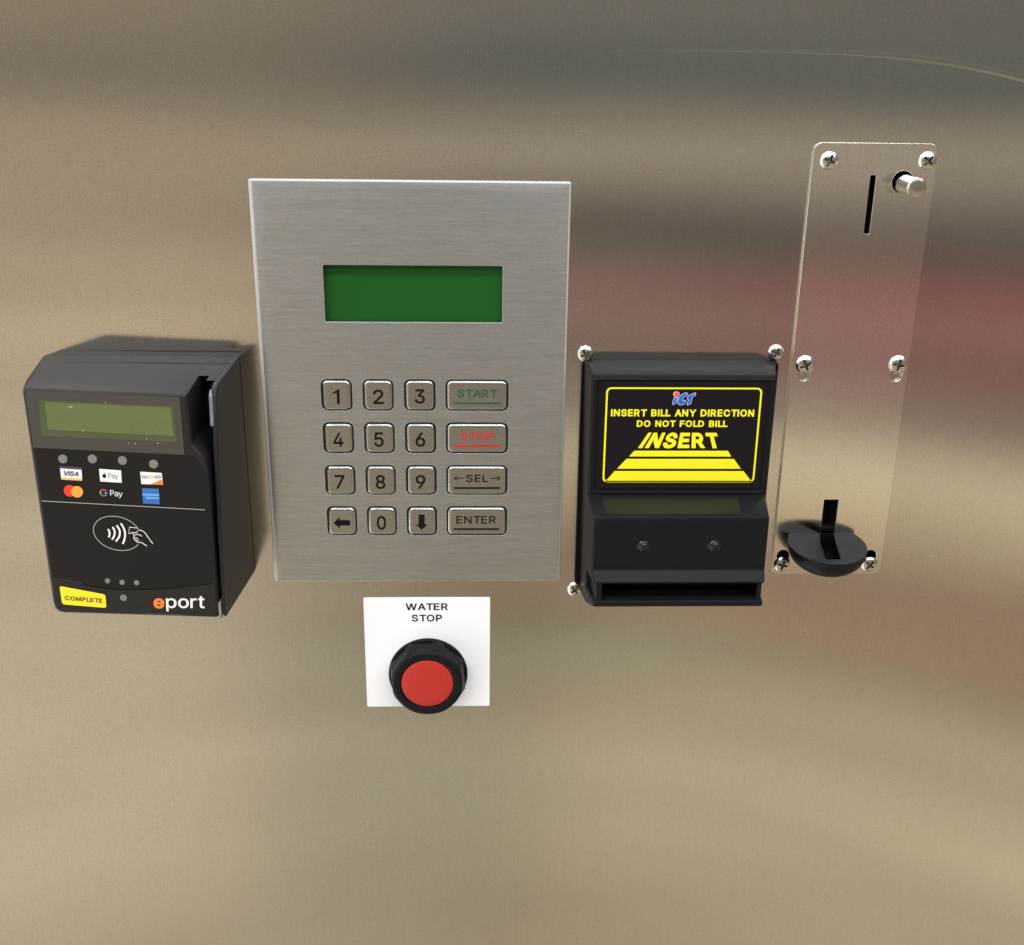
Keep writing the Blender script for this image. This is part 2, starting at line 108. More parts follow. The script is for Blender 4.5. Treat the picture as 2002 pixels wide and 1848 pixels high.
# letter outlines (bezier control points per glyph)
GLYPHS = '{"0":[[227,-7,38,0,-38,0,130,24,27,-21,-27,21,69,113,14,-39,-14,39,48,254,0,-55,0,55,69,395,-14,-39,14,39,130,484,-27,-21,27,21,227,516,-38,0,38,0,323,484,-27,21,27,-21,384,395,-14,39,14,-39,405,254,0,55,0,-55,384,113,14,39,-14,-39,323,24,27,21,-27,-21],[227,50,-25,0,25,0,290,74,-18,-16,18,16,330,144,-9,-30,9,30,344,254,0,-43,0,43,330,365,9,-30,-9,30,290,435,18,-16,-18,16,227,460,25,0,-25,0,163,435,17,16,-17,-16,123,365,9,30,-9,-30,109,254,0,43,0,-43,123,144,-9,30,9,-30,163,74,-17,16,17,-16]],"1":[[150,0,0,0,0,0,214,0,0,0,0,0,214,509,0,0,0,0,172,509,0,0,0,0,146,468,0,0,0,0,62,412,0,0,0,0,62,355,0,0,0,0,108,374,0,0,0,0,150,402,0,0,0,0]],"2":[[64,0,108,0,0,16,64,47,0,-16,57,60,234,229,-57,-60,19,20,282,282,-13,-15,13,15,311,327,-6,-14,6,14,320,371,0,-16,0,18,308,419,8,-13,-8,13,273,449,15,-7,-15,7,224,460,18,0,-20,0,172,447,14,8,-14,-8,139,413,8,15,-8,-15,127,362,0,20,-20,0,66,362,20,0,0,30,86,442,-14,-23,14,23,143,496,-24,-13,24,13,225,516,-30,0,30,0,306,497,-23,13,23,-13,361,445,-13,22,13,-22,381,372,0,27,0,-19,371,318,7,18,-7,-18,336,259,17,22,-17,-22,267,180,29,31,-38,-40,153,60,38,40,0,-1,153,57,0,1,79,0,389,57,-79,0,0,-19,389,0,0,19,-108,0]],"3":[[218,-7,34,0,-31,0,133,10,26,-11,-26,11,70,57,16,-21,-16,21,44,132,2,-29,22,0,109,132,-22,0,2,-18,126,87,-10,12,10,-12,165,59,-16,6,16,-6,219,50,-20,0,21,0,275,61,-17,-7,17,7,315,93,-10,-14,10,14,329,145,0,-20,0,19,316,196,9,-16,-9,16,275,234,19,-9,-19,9,201,248,30,0,-15,0,157,248,15,0,0,17,157,299,0,-17,44,50,288,448,-44,-50,0,1,288,452,0,-1,-73,0,70,452,73,0,0,19,70,509,0,-19,101,0,372,509,-101,0,0,-16,372,461,0,16,-54,-61,211,278,54,61,0,4,211,289,0,-4,38,4,308,276,-27,13,27,-13,371,222,-15,23,15,-23,393,145,0,29,0,-30,370,66,15,23,-15,-23,309,12,26,13,-26,-13]],"4":[[40,105,125,0,0,18,40,158,0,-18,69,117,247,509,-69,-117,21,0,311,509,-21,0,-67,-114,109,166,67,114,0,-1,109,163,0,1,102,0,413,163,-102,0,0,-19,413,105,0,19,-125,0],[282,0,20,0,0,40,282,121,0,-40,0,8,282,146,0,-8,0,57,282,318,0,-57,20,0,343,318,-20,0,0,-106,343,0,0,106,-20,0]],"5":[[221,-7,33,0,-30,0,140,11,24,-12,-24,12,83,60,14,-21,-14,21,60,130,1,-26,21,0,122,130,-21,0,1,-15,138,89,-9,12,9,-12,173,60,-14,7,14,-7,221,50,-18,0,20,0,276,64,-16,-10,16,10,314,104,-9,-17,9,17,328,162,0,-22,0,22,314,221,9,-17,-9,17,275,262,17,-10,-17,10,218,277,21,0,-17,0,167,268,17,6,-17,-6,128,246,10,9,-20,2,67,253,20,-2,10,85,96,509,-10,-85,90,0,366,509,-90,0,0,-19,366,452,0,19,-72,0,151,452,72,0,-6,-50,134,301,6,50,1,0,136,301,-1,0,11,10,178,325,-16,-6,16,6,229,334,-18,0,23,0,294,321,-20,8,20,-8,345,285,-14,15,14,-15,379,231,-8,21,8,-21,391,163,0,25,0,-33,369,76,15,26,-15,-26,309,15,25,15,-25,-15]],"6":[[226,-7,31,0,-32,0,142,15,24,-14,-24,14,84,74,14,-25,-14,25,64,162,0,-33,0,24,80,239,-11,-27,11,27,137,340,-28,-41,38,56,252,509,-38,-56,23,0,322,509,-23,0,-57,-83,151,261,57,83,-2,0,145,261,2,0,5,10,165,288,-9,-8,9,8,196,307,-12,-5,12,5,235,314,-14,0,31,0,316,295,-23,13,23,-13,370,240,-13,24,13,-24,389,157,0,32,0,-32,368,73,14,25,-14,-25,310,14,24,14,-24,-14],[226,48,-20,0,20,0,279,63,-15,-9,15,9,314,101,-9,-16,9,16,327,157,0,-21,0,21,314,213,9,-16,-9,16,279,251,15,-9,-15,9,226,265,20,0,-20,0,174,252,15,9,-15,-9,138,214,9,16,-9,-16,125,158,0,21,0,-21,138,102,-9,17,9,-17,174,63,-15,9,15,-9]],"7":[[97,0,23,0,75,149,323,448,-75,-149,0,1,323,452,0,-1,-87,0,62,452,87,0,0,19,62,509,0,-19,109,0,391,509,-109,0,0,-20,391,449,0,20,-75,-150,165,0,75,150,-23,0]],"8":[[226,-7,34,0,-34,0,136,11,26,-12,-26,12,74,62,15,-21,-15,21,52,135,0,-28,0,22,65,195,-9,-18,9,18,101,241,-15,-12,15,12,153,265,-19,-3,0,1,153,267,0,-1,-25,6,93,308,15,-21,-15,21,70,380,0,-27,0,26,90,450,-13,-20,13,20,146,498,-23,-12,23,12,226,516,-30,0,30,0,306,498,-23,12,23,-12,361,450,-14,20,14,-20,382,380,0,26,0,-27,359,308,15,21,-15,-21,300,267,24,6,0,-1,300,265,0,1,19,-3,351,241,-15,12,15,-12,387,195,-9,18,9,-18,401,135,0,22,0,-28,378,62,15,21,-15,-21,317,11,26,12,-26,-12],[226,49,-23,0,23,0,285,60,-16,-7,16,7,323,91,-9,-13,9,13,337,139,0,-18,0,19,322,189,10,-14,-10,14,283,223,17,-8,-17,8,226,235,21,0,-21,0,169,223,17,8,-17,-8,130,189,10,14,-10,-14,115,139,0,19,0,-18,129,91,-9,13,9,-13,167,60,-17,7,17,-7],[226,290,-18,0,18,0,274,300,-14,-7,14,7,307,330,-8,-13,8,13,319,376,0,-17,0,17,308,420,8,-13,-8,13,275,449,14,-7,-14,7,226,460,18,0,-19,0,177,449,14,7,-14,-7,145,420,8,13,-8,-13,133,376,0,17,0,-17,145,330,-8,13,8,-13,178,300,-14,7,14,-7]],"9":[[226,516,-31,0,32,0,310,494,-24,14,24,-14,368,434,-14,25,14,-25,389,347,0,33,0,-24,373,270,11,27,-11,-27,315,168,28,41,-38,-56,200,0,38,56,-23,0,130,0,23,0,57,83,301,248,-57,-83,2,0,307,248,-2,0,-5,-10,287,221,9,8,-9,-8,257,202,12,5,-12,-5,218,195,14,0,-31,0,137,214,23,-13,-23,13,83,269,13,-24,-13,24,64,352,0,-32,0,32,85,436,-14,-25,14,25,143,494,-24,-14,24,14],[226,460,20,0,-19,0,174,446,15,9,-15,-9,138,407,9,16,-9,-16,125,352,0,21,0,-21,138,295,-9,16,9,-16,174,257,-15,9,15,-9,226,243,-19,0,20,0,279,257,-15,-9,15,9,314,295,-9,-16,9,16,327,350,0,-21,0,21,314,407,9,-17,-9,17,279,446,15,-9,-15,9]],"A":[[16,0,23,0,62,170,201,509,-62,-170,25,0,276,509,-25,0,62,-170,463,0,-62,170,-23,0,395,0,23,0,-36,101,287,302,36,-101,-7,19,264,372,9,-28,-9,28,232,478,13,-43,4,0,245,478,-4,0,-13,-43,213,371,9,28,-9,-28,191,302,6,18,-35,-101,85,0,35,101,-23,0],[110,142,87,0,0,19,110,199,0,-19,87,0,370,199,-87,0,0,-19,370,142,0,19,-87,0]],"B":[[60,0,62,0,0,170,60,509,0,-170,60,0,241,509,-60,0,35,0,329,491,-23,12,23,-12,381,442,-11,20,11,-20,398,374,0,25,0,-22,387,320,8,14,-8,-14,356,286,13,9,-13,-9,315,267,15,4,0,-1,315,262,0,1,16,-1,363,245,-16,10,16,-10,402,203,-10,18,10,-18,418,136,0,26,0,-26,400,67,12,21,-12,-21,344,18,25,12,-25,-12,247,0,40,0,-62,0],[125,57,0,58,40,0,245,57,-40,0,40,0,330,80,-17,-15,17,15,355,137,0,-23,0,17,342,184,9,-14,-9,14,306,218,16,-9,-16,9,248,231,22,0,-41,0,125,231,41,0,0,-58],[125,285,0,55,38,0,238,285,-38,0,19,0,288,296,-15,-7,15,7,323,326,-9,-13,9,13,336,372,0,-18,0,23,313,429,16,-15,-16,15,240,452,33,0,-38,0,125,452,38,0,0,-55]],"C":[[267,-7,26,0,-44,0,150,25,34,-21,-34,21,70,115,20,-39,-20,39,40,254,0,-53,0,54,70,393,-20,-39,20,39,150,484,-34,-21,34,21,267,516,-44,0,26,0,340,504,-23,8,23,-8,402,471,-18,15,18,-15,448,418,-12,21,12,-21,473,348,-5,26,-22,0,408,348,22,0,-4,18,389,395,9,-13,-9,13,357,428,13,-9,-13,9,315,449,15,-5,-15,5,267,456,17,0,-31,0,184,432,25,16,-25,-16,125,364,14,30,-14,-30,103,254,0,43,0,-43,125,145,-14,30,14,-30,184,76,-25,16,25,-16,267,53,-31,0,17,0,315,60,-15,-5,15,5,357,81,-13,-9,13,9,389,114,-9,-13,9,13,408,160,-4,-17,22,0,473,160,-22,0,-4,-26,448,91,12,21,-12,-21,402,38,18,15,-18,-15,341,5,23,8,-23,-8]],"D":[[219,0,52,0,-41,0,96,0,41,0,0,19,96,57,0,-19,40,0,215,57,-40,0,41,0,318,81,-27,-16,27,16,379,149,-13,-30,13,30,399,255,0,-41,0,41,379,361,13,-29,-13,29,320,428,26,-16,-26,16,221,452,39,0,-43,0,93,452,43,0,0,19,93,509,0,-19,44,0,225,509,-44,0,50,0,353,478,-35,20,35,-20,433,391,-19,38,19,-38,462,255,0,53,0,-53,433,119,19,38,-19,-38,351,31,36,20,-36,-20],[125,509,-22,0,0,-170,125,0,0,170,-22,0,60,0,22,0,0,170,60,509,0,-170,22,0]],"E":[[60,0,105,0,0,170,60,509,0,-170,104,0,372,509,-104,0,0,-19,372,452,0,19,-83,0,125,452,83,0,0,-55,125,286,0,55,77,0,355,286,-77,0,0,-19,355,229,0,19,-77,0,125,229,77,0,0,-57,125,57,0,57,84,0,375,57,-84,0,0,-19,375,0,0,19,-105,0]],"F":[[60,0,22,0,0,170,60,509,0,-170,103,0,369,509,-103,0,0,-19,369,452,0,19,-81,0,125,452,81,0,0,-58,125,278,0,58,74,0,346,278,-74,0,0,-19,346,221,0,19,-74,0,125,221,74,0,0,-74,125,0,0,74,-22,0]],"G":[[269,-7,41,0,-45,0,149,25,34,-21,-34,21,69,116,19,-39,-19,39,40,254,0,-53,0,54,69,393,-19,-39,19,39,149,484,-34,-21,34,21,265,516,-43,0,27,0,340,504,-23,8,23,-8,403,469,-18,15,18,-15,449,416,-12,20,12,-20,474,349,-5,25,-22,0,408,349,22,0,-5,17,387,393,9,-13,-9,13,356,427,12,-9,-12,9,315,448,15,-5,-15,5,265,456,18,0,-30,0,183,432,24,16,-24,-16,125,364,14,30,-14,-30,103,254,0,43,0,-43,125,145,-14,30,14,-30,184,76,-25,16,25,-16,269,53,-31,0,29,0,345,71,-22,-12,22,12,396,123,-12,-23,12,23,415,202,0,-30,6,-1,434,199,-6,1,-51,0,283,199,51,0,0,19,283,256,0,-19,65,0,478,256,-65,0,0,-19,478,200,0,19,0,-42,451,91,18,31,-18,-31,377,19,31,17,-31,-17]],"I":[[60,0,0,0,0,0,124,0,0,0,0,0,124,509,0,0,0,0,60,509,0,0,0,0]],"L":[[60,0,100,0,0,170,60,509,0,-170,22,0,125,509,-22,0,0,-151,125,57,0,151,79,0,361,57,-79,0,0,-19,361,0,0,19,-100,0]],"M":[[60,0,21,0,0,170,60,509,0,-170,30,0,152,509,-30,0,42,-107,277,187,-42,107,3,-8,287,159,-4,11,4,-11,299,123,-4,13,4,-13,311,84,-4,13,4,-13,322,49,-3,10,-5,0,307,49,5,0,3,10,318,83,-4,-13,4,13,330,121,-4,-13,4,13,342,158,-4,-11,4,11,352,187,-3,-8,41,107,476,509,-41,-107,30,0,568,509,-30,0,0,-170,568,0,0,170,-21,0,504,0,21,0,0,97,504,291,0,-97,0,11,504,327,0,-13,0,13,505,369,0,-15,0,15,506,413,0,-15,0,15,507,457,0,-14,2,0,513,457,-2,0,-5,-16,498,409,5,16,-5,-16,482,363,5,15,-5,-15,467,322,5,12,-5,-12,456,291,3,8,-38,-97,342,0,38,97,-19,0,286,0,19,0,-39,97,170,291,39,-97,-3,8,159,321,4,-12,-4,12,145,361,5,-15,-5,15,129,408,5,-16,-5,16,112,457,6,-17,2,0,119,457,-2,0,0,-13,120,416,0,15,0,-15,121,372,0,15,0,-15,122,328,0,14,0,-14,122,291,0,11,0,-97,122,0,0,97,-21,0]],"N":[[60,0,22,0,0,170,60,509,0,-170,25,0,136,509,-25,0,69,-109,343,183,-69,109,5,-8,363,151,-8,13,8,-13,388,107,-9,16,9,-16,414,55,-9,18,-3,0,405,54,3,0,-2,19,401,108,1,-18,-1,18,399,157,0,-15,0,15,399,195,0,-10,0,105,399,509,0,-105,22,0,463,509,-22,0,0,-170,463,0,0,170,-25,0,387,0,25,0,-62,97,202,290,62,-97,-8,13,177,331,9,-14,-9,14,148,381,11,-19,-11,19,108,452,16,-28,4,1,119,454,-4,-1,1,-25,122,384,-1,21,1,-21,124,328,0,16,0,-16,125,291,0,9,0,-97,125,0,0,97,-22,0]],"O":[[267,-7,44,0,-44,0,150,25,34,-21,-34,21,70,115,20,-39,-20,39,40,254,0,-53,0,54,70,393,-20,-39,20,39,150,484,-34,-21,34,21,267,516,-44,0,44,0,384,484,-34,21,34,-21,464,393,-19,39,19,-39,493,254,0,54,0,-53,464,115,19,39,-19,-39,384,25,34,21,-34,-21],[267,53,-30,0,30,0,349,76,-25,-15,25,15,408,144,-15,-30,15,30,430,254,0,-43,0,44,408,365,15,-30,-15,30,349,433,25,-15,-25,15,267,456,30,0,-30,0,184,433,25,15,-25,-15,125,364,15,30,-15,-30,103,254,0,43,0,-43,125,144,-15,30,15,-30,184,76,-25,15,25,-15]],"P":[[60,0,22,0,0,170,60,509,0,-170,58,0,235,509,-58,0,39,0,332,487,-26,14,26,-14,390,430,-13,24,13,-24,409,348,0,30,0,-30,390,265,13,24,-13,-24,332,207,26,14,-26,-14,235,186,39,0,-42,0,109,186,42,0,0,19,109,242,0,-19,41,0,233,242,-41,0,27,0,297,256,-16,-9,16,9,333,294,-8,-16,8,16,344,348,0,-20,0,20,333,402,8,-16,-8,16,297,439,17,-9,-17,9,232,452,27,0,-36,0,125,452,36,0,0,-151,125,0,0,151,-22,0]],"R":[[60,0,22,0,0,170,60,509,0,-170,59,0,236,509,-59,0,39,0,333,489,-26,13,26,-13,390,433,-13,24,13,-24,409,352,0,30,0,-30,390,271,13,23,-13,-23,333,217,26,13,-26,-13,236,198,39,0,-47,0,96,198,47,0,0,19,96,255,0,-19,46,0,234,255,-46,0,26,0,298,267,-16,-8,16,8,334,300,-8,-15,8,15,345,352,0,-20,0,20,334,405,8,-15,-8,15,298,440,17,-8,-17,8,233,452,27,0,-36,0,125,452,36,0,0,-151,125,0,0,151,-22,0],[353,0,25,0,-41,76,230,229,41,-76,24,0,303,229,-24,0,42,-76,428,0,-42,76,-25,0]],"S":[[224,-9,39,0,-37,0,128,9,27,-12,-27,12,64,60,15,-22,-15,22,38,137,2,-29,22,0,104,137,-22,0,2,-20,123,88,-11,13,11,-13,166,59,-18,6,18,-6,224,49,-20,0,23,0,286,60,-18,-7,18,7,329,92,-11,-14,11,14,346,139,0,-18,0,16,332,179,9,-10,-9,10,296,205,15,-7,-15,7,245,222,19,-5,-20,6,184,239,20,-6,-42,12,86,289,23,-22,-23,22,52,372,0,-34,0,29,75,448,-15,-22,15,22,138,498,-26,-12,26,12,227,516,-33,0,34,0,316,498,-26,12,26,-12,377,449,-15,21,15,-21,401,378,-1,26,-21,0,337,378,21,0,-3,25,302,437,21,-14,-21,14,225,459,31,0,-22,0,167,448,17,7,-17,-7,129,418,9,13,-9,-13,115,376,0,16,0,-17,131,334,-11,11,11,-11,169,308,-15,6,15,-6,212,293,-14,4,17,-5,264,279,-17,5,15,-4,312,264,-17,7,17,-7,359,238,-15,11,15,-11,395,198,-9,16,9,-16,408,139,0,23,0,-28,386,64,15,22,-15,-22,323,11,28,13,-28,-13]],"T":[[32,452,54,0,0,19,32,509,0,-19,128,0,417,509,-128,0,0,-19,417,452,0,19,-53,0,257,452,53,0,0,-151,257,0,0,151,-21,0,193,0,21,0,0,151,193,452,0,-151,-54,0]],"U":[[259,-8,40,0,-40,0,154,15,30,-16,-30,16,85,80,16,-27,-16,27,60,173,0,-35,0,112,60,509,0,-112,21,0,124,509,-21,0,0,-110,124,178,0,110,0,-24,141,113,-11,19,11,-19,187,68,-20,11,20,-11,259,52,-28,0,28,0,331,68,-20,-11,20,11,377,113,-11,-19,11,19,393,178,0,-24,0,110,393,509,0,-110,22,0,457,509,-22,0,0,-112,457,173,0,112,0,-35,433,80,16,27,-16,-27,363,15,30,16,-30,-16]],"V":[[204,0,25,0,-62,170,16,509,62,-170,23,0,84,509,-23,0,36,-101,192,206,-36,101,6,-17,215,137,-9,29,9,-29,248,31,-13,42,-4,0,235,31,4,0,13,43,267,138,-9,-28,9,28,290,206,-6,-17,35,101,395,509,-35,-101,23,0,463,509,-23,0,-62,-170,278,0,62,170,-25,0]],"W":[[155,0,25,0,-46,170,16,509,46,-170,22,0,82,509,-22,0,27,-104,163,196,-27,104,4,-17,175,145,-4,17,4,-17,187,94,-4,18,4,-18,197,40,-3,18,-3,0,189,40,3,0,3,18,200,94,-4,-18,4,18,211,145,-4,-17,4,17,224,196,-4,-17,27,104,306,509,-27,-104,24,0,380,509,-24,0,27,-104,462,196,-27,104,5,-17,474,145,-4,17,4,-17,486,94,-4,18,4,-18,497,40,-3,18,-3,0,488,40,3,0,3,18,499,94,-4,-18,4,18,510,145,-4,-17,4,17,523,196,-4,-17,27,104,603,509,-27,-104,22,0,670,509,-22,0,-46,-170,530,0,46,170,-25,0,455,0,25,0,-29,108,368,323,29,-108,-6,21,351,391,5,-24,-5,24,336,475,5,-31,5,0,350,475,-5,0,-5,-30,335,395,5,24,-5,-24,318,323,7,24,-29,-108,230,0,29,108,-25,0]],"Y":[[203,0,22,0,0,69,203,208,0,-69,-62,100,16,509,62,-100,25,0,91,509,-25,0,34,-55,192,344,-34,55,11,-18,222,292,-9,17,9,-17,250,230,-9,24,-9,0,224,230,9,0,9,25,251,293,-9,-17,9,17,280,344,-10,-18,34,55,381,509,-34,-55,25,0,455,509,-25,0,-62,-100,268,208,62,100,0,-69,268,0,0,69,-22,0]],"a":[[160,-9,22,0,-24,0,94,5,20,-9,-20,9,48,45,11,-17,-11,17,30,108,0,-25,0,22,43,161,-9,-14,9,14,78,193,-14,-8,14,8,125,211,-18,-4,18,4,178,220,-18,-2,23,3,234,227,-14,-2,14,2,265,235,-7,-4,7,4,276,255,0,-9,0,1,276,257,0,-1,0,16,267,297,6,-11,-6,11,240,322,12,-6,-12,6,196,331,18,0,-18,0,149,322,13,6,-13,-6,118,301,8,9,-8,-9,100,274,4,9,-20,6,41,291,20,-6,9,23,79,346,-16,-14,16,14,133,375,-20,-6,20,6,194,384,-20,0,14,0,239,379,-16,3,16,-3,286,360,-15,9,15,-9,322,320,-10,18,10,-18,337,251,0,28,0,-84,337,0,0,84,-20,0,277,0,20,0,0,17,277,52,0,-17,-1,0,272,52,1,0,-4,-9,252,25,9,9,-9,-9,215,1,15,6,-15,-6],[170,45,-15,0,23,0,228,59,-16,-9,16,9,263,93,-8,-14,8,14,276,138,0,-16,0,17,276,190,0,-17,-3,-3,259,182,8,2,-8,-2,231,176,11,2,-11,-2,200,171,10,1,-10,-1,175,168,6,1,-15,-2,134,159,13,4,-13,-4,103,139,8,8,-8,-8,92,105,0,15,0,-13,102,72,-7,9,7,-9,130,52,-12,5,12,-5]],"e":[[212,-8,26,0,-37,0,117,16,27,-16,-27,16,56,85,14,-29,-14,29,34,187,0,-39,0,39,55,290,-14,-30,14,30,115,359,-26,-17,26,17,205,384,-34,0,21,0,266,374,-20,7,20,-7,319,341,-16,15,16,-15,357,282,-9,24,9,-24,371,194,0,34,0,-8,371,169,0,8,-99,0,75,169,99,0,0,17,75,221,0,-17,88,0,338,221,-88,0,-9,-6,310,202,9,6,0,25,298,269,8,-19,-8,19,263,314,15,-11,-15,11,205,330,23,0,-23,0,146,313,16,11,-16,-11,109,270,9,18,-9,-18,96,211,0,21,0,-11,96,178,0,11,0,-28,110,106,-10,20,10,-20,151,61,-17,10,17,-10,212,46,-23,0,15,0,254,53,-12,-4,12,4,285,73,-9,-9,9,9,306,105,-5,-13,20,-5,365,91,-20,5,-6,-20,335,39,14,15,-14,-15,283,4,21,8,-21,-8]],"p":[[53,-143,20,0,0,174,53,379,0,-174,20,0,112,379,-20,0,0,-20,112,319,0,20,2,0,118,319,-2,0,5,8,137,346,-8,-10,8,10,171,373,-15,-8,15,8,229,384,-24,0,32,0,313,361,-24,16,24,-16,370,293,-14,29,14,-29,390,189,0,40,0,-40,370,84,14,29,-14,-29,313,16,24,16,-24,-16,229,-8,32,0,-23,0,173,4,15,-8,-15,8,138,31,8,-10,-8,10,118,59,5,-8,-1,0,114,59,1,0,0,-67,114,-143,0,67,-20,0],[220,47,-23,0,23,0,279,66,-16,-13,16,13,316,117,-8,-22,8,22,328,189,0,-27,0,27,316,261,8,-21,-8,21,280,311,16,-12,-16,12,220,330,24,0,-23,0,161,312,16,12,-16,-12,125,263,8,21,-8,-21,113,189,0,28,0,-28,125,115,-8,21,8,-21,162,65,-16,12,16,-12]],"r":[[53,0,20,0,0,126,53,379,0,-126,20,0,112,379,-20,0,0,-19,112,321,0,19,1,0,115,321,-1,0,7,19,152,367,-18,-12,18,12,213,385,-23,0,5,0,229,384,-6,0,6,0,243,384,-3,0,0,-20,243,322,0,20,-2,0,230,324,7,-1,-7,1,207,326,8,0,-18,0,159,315,14,7,-14,-7,126,284,8,13,-8,-13,114,237,0,18,0,-79,114,0,0,79,-20,0]],"o":[[207,-8,35,0,-34,0,117,16,26,-16,-26,16,56,85,15,-29,-15,29,34,187,0,-39,0,40,56,291,-15,-29,15,29,117,360,-26,-16,26,16,207,384,-34,0,35,0,299,360,-26,16,26,-16,359,291,-14,29,14,-29,381,187,0,40,0,-39,359,85,14,29,-14,-29,299,16,26,16,-26,-16],[207,46,-25,0,25,0,270,66,-17,-13,17,13,307,117,-8,-21,8,21,319,187,0,-25,0,25,307,258,8,-22,-8,22,270,310,17,-13,-17,13,207,330,25,0,-25,0,145,310,16,13,-16,-13,108,258,8,22,-8,-22,96,187,0,26,0,-25,108,117,-8,21,8,-21,145,66,-16,13,16,-13]],"t":[[204,379,-66,0,0,-17,204,327,0,17,-66,0,6,327,66,0,0,17,6,379,0,-17,66,0],[65,471,0,-126,20,0,126,471,-20,0,0,-125,126,98,0,125,0,-17,136,61,-7,8,7,-8,170,50,-16,0,4,0,185,51,-6,-1,6,1,202,54,-5,-1,4,-17,213,2,-4,17,-6,-2,192,-3,8,1,-8,-1,168,-4,8,0,-33,0,92,21,18,-17,-18,17,65,93,0,-31,0,126]],"y":[[47,-139,4,-2,5,18,61,-86,-5,-18,3,-1,71,-87,-3,1,12,-3,104,-89,-10,-2,10,2,130,-74,-8,-8,8,8,151,-36,-6,-17,4,11,163,-1,-4,-11,-48,127,17,379,48,-127,22,0,84,379,-22,0,27,-75,165,155,-27,75,8,-23,187,87,-6,23,6,-23,206,21,-7,21,-7,0,184,21,7,0,6,21,202,87,-6,-23,6,23,224,155,-8,-23,27,75,305,379,-27,-75,22,0,371,379,-22,0,-56,-146,204,-58,56,146,-8,-20,177,-107,11,13,-11,-13,139,-136,14,6,-14,-6,91,-145,18,0,-10,0,65,-143,8,-1,-8,1]]}'
# ---------------------------------------------------------------- materials
def nodes(m):
    m.use_nodes = True
    return m.node_tree, m.node_tree.nodes['Principled BSDF']

def plain(name, col, rough=.5, grain=0.0, metallic=0, bump=0, spec=None, gscale=2600, coat=0):
    m = bpy.data.materials.new(name); nt, b = nodes(m)
    b.inputs['Base Color'].default_value = (*col, 1); b.inputs['Roughness'].default_value = rough
    b.inputs['Metallic'].default_value = metallic
    if spec is not None: b.inputs['Specular IOR Level'].default_value = spec
    if coat: b.inputs['Coat Weight'].default_value = coat; b.inputs['Coat Roughness'].default_value = .12
    if grain or bump:
        t = nt.nodes.new('ShaderNodeTexCoord'); n = nt.nodes.new('ShaderNodeTexNoise')
        n.inputs['Scale'].default_value = gscale; n.inputs['Detail'].default_value = 2
        nt.links.new(t.outputs['Object'], n.inputs['Vector'])
        if grain:
            mr = nt.nodes.new('ShaderNodeMapRange'); mr.inputs[1].default_value = .25; mr.inputs[2].default_value = .75
            mr.inputs[3].default_value = 1 - grain; mr.inputs[4].default_value = 1 + grain
            nt.links.new(n.outputs[0], mr.inputs[0])
            v = nt.nodes.new('ShaderNodeVectorMath'); v.operation = 'SCALE'; v.inputs[0].default_value = col
            nt.links.new(mr.outputs[0], v.inputs['Scale']); nt.links.new(v.outputs[0], b.inputs['Base Color'])
        if bump:
            bp = nt.nodes.new('ShaderNodeBump'); bp.inputs['Strength'].default_value = bump; bp.inputs['Distance'].default_value = .0002
            nt.links.new(n.outputs[0], bp.inputs['Height']); nt.links.new(bp.outputs[0], b.inputs['Normal'])
    return m

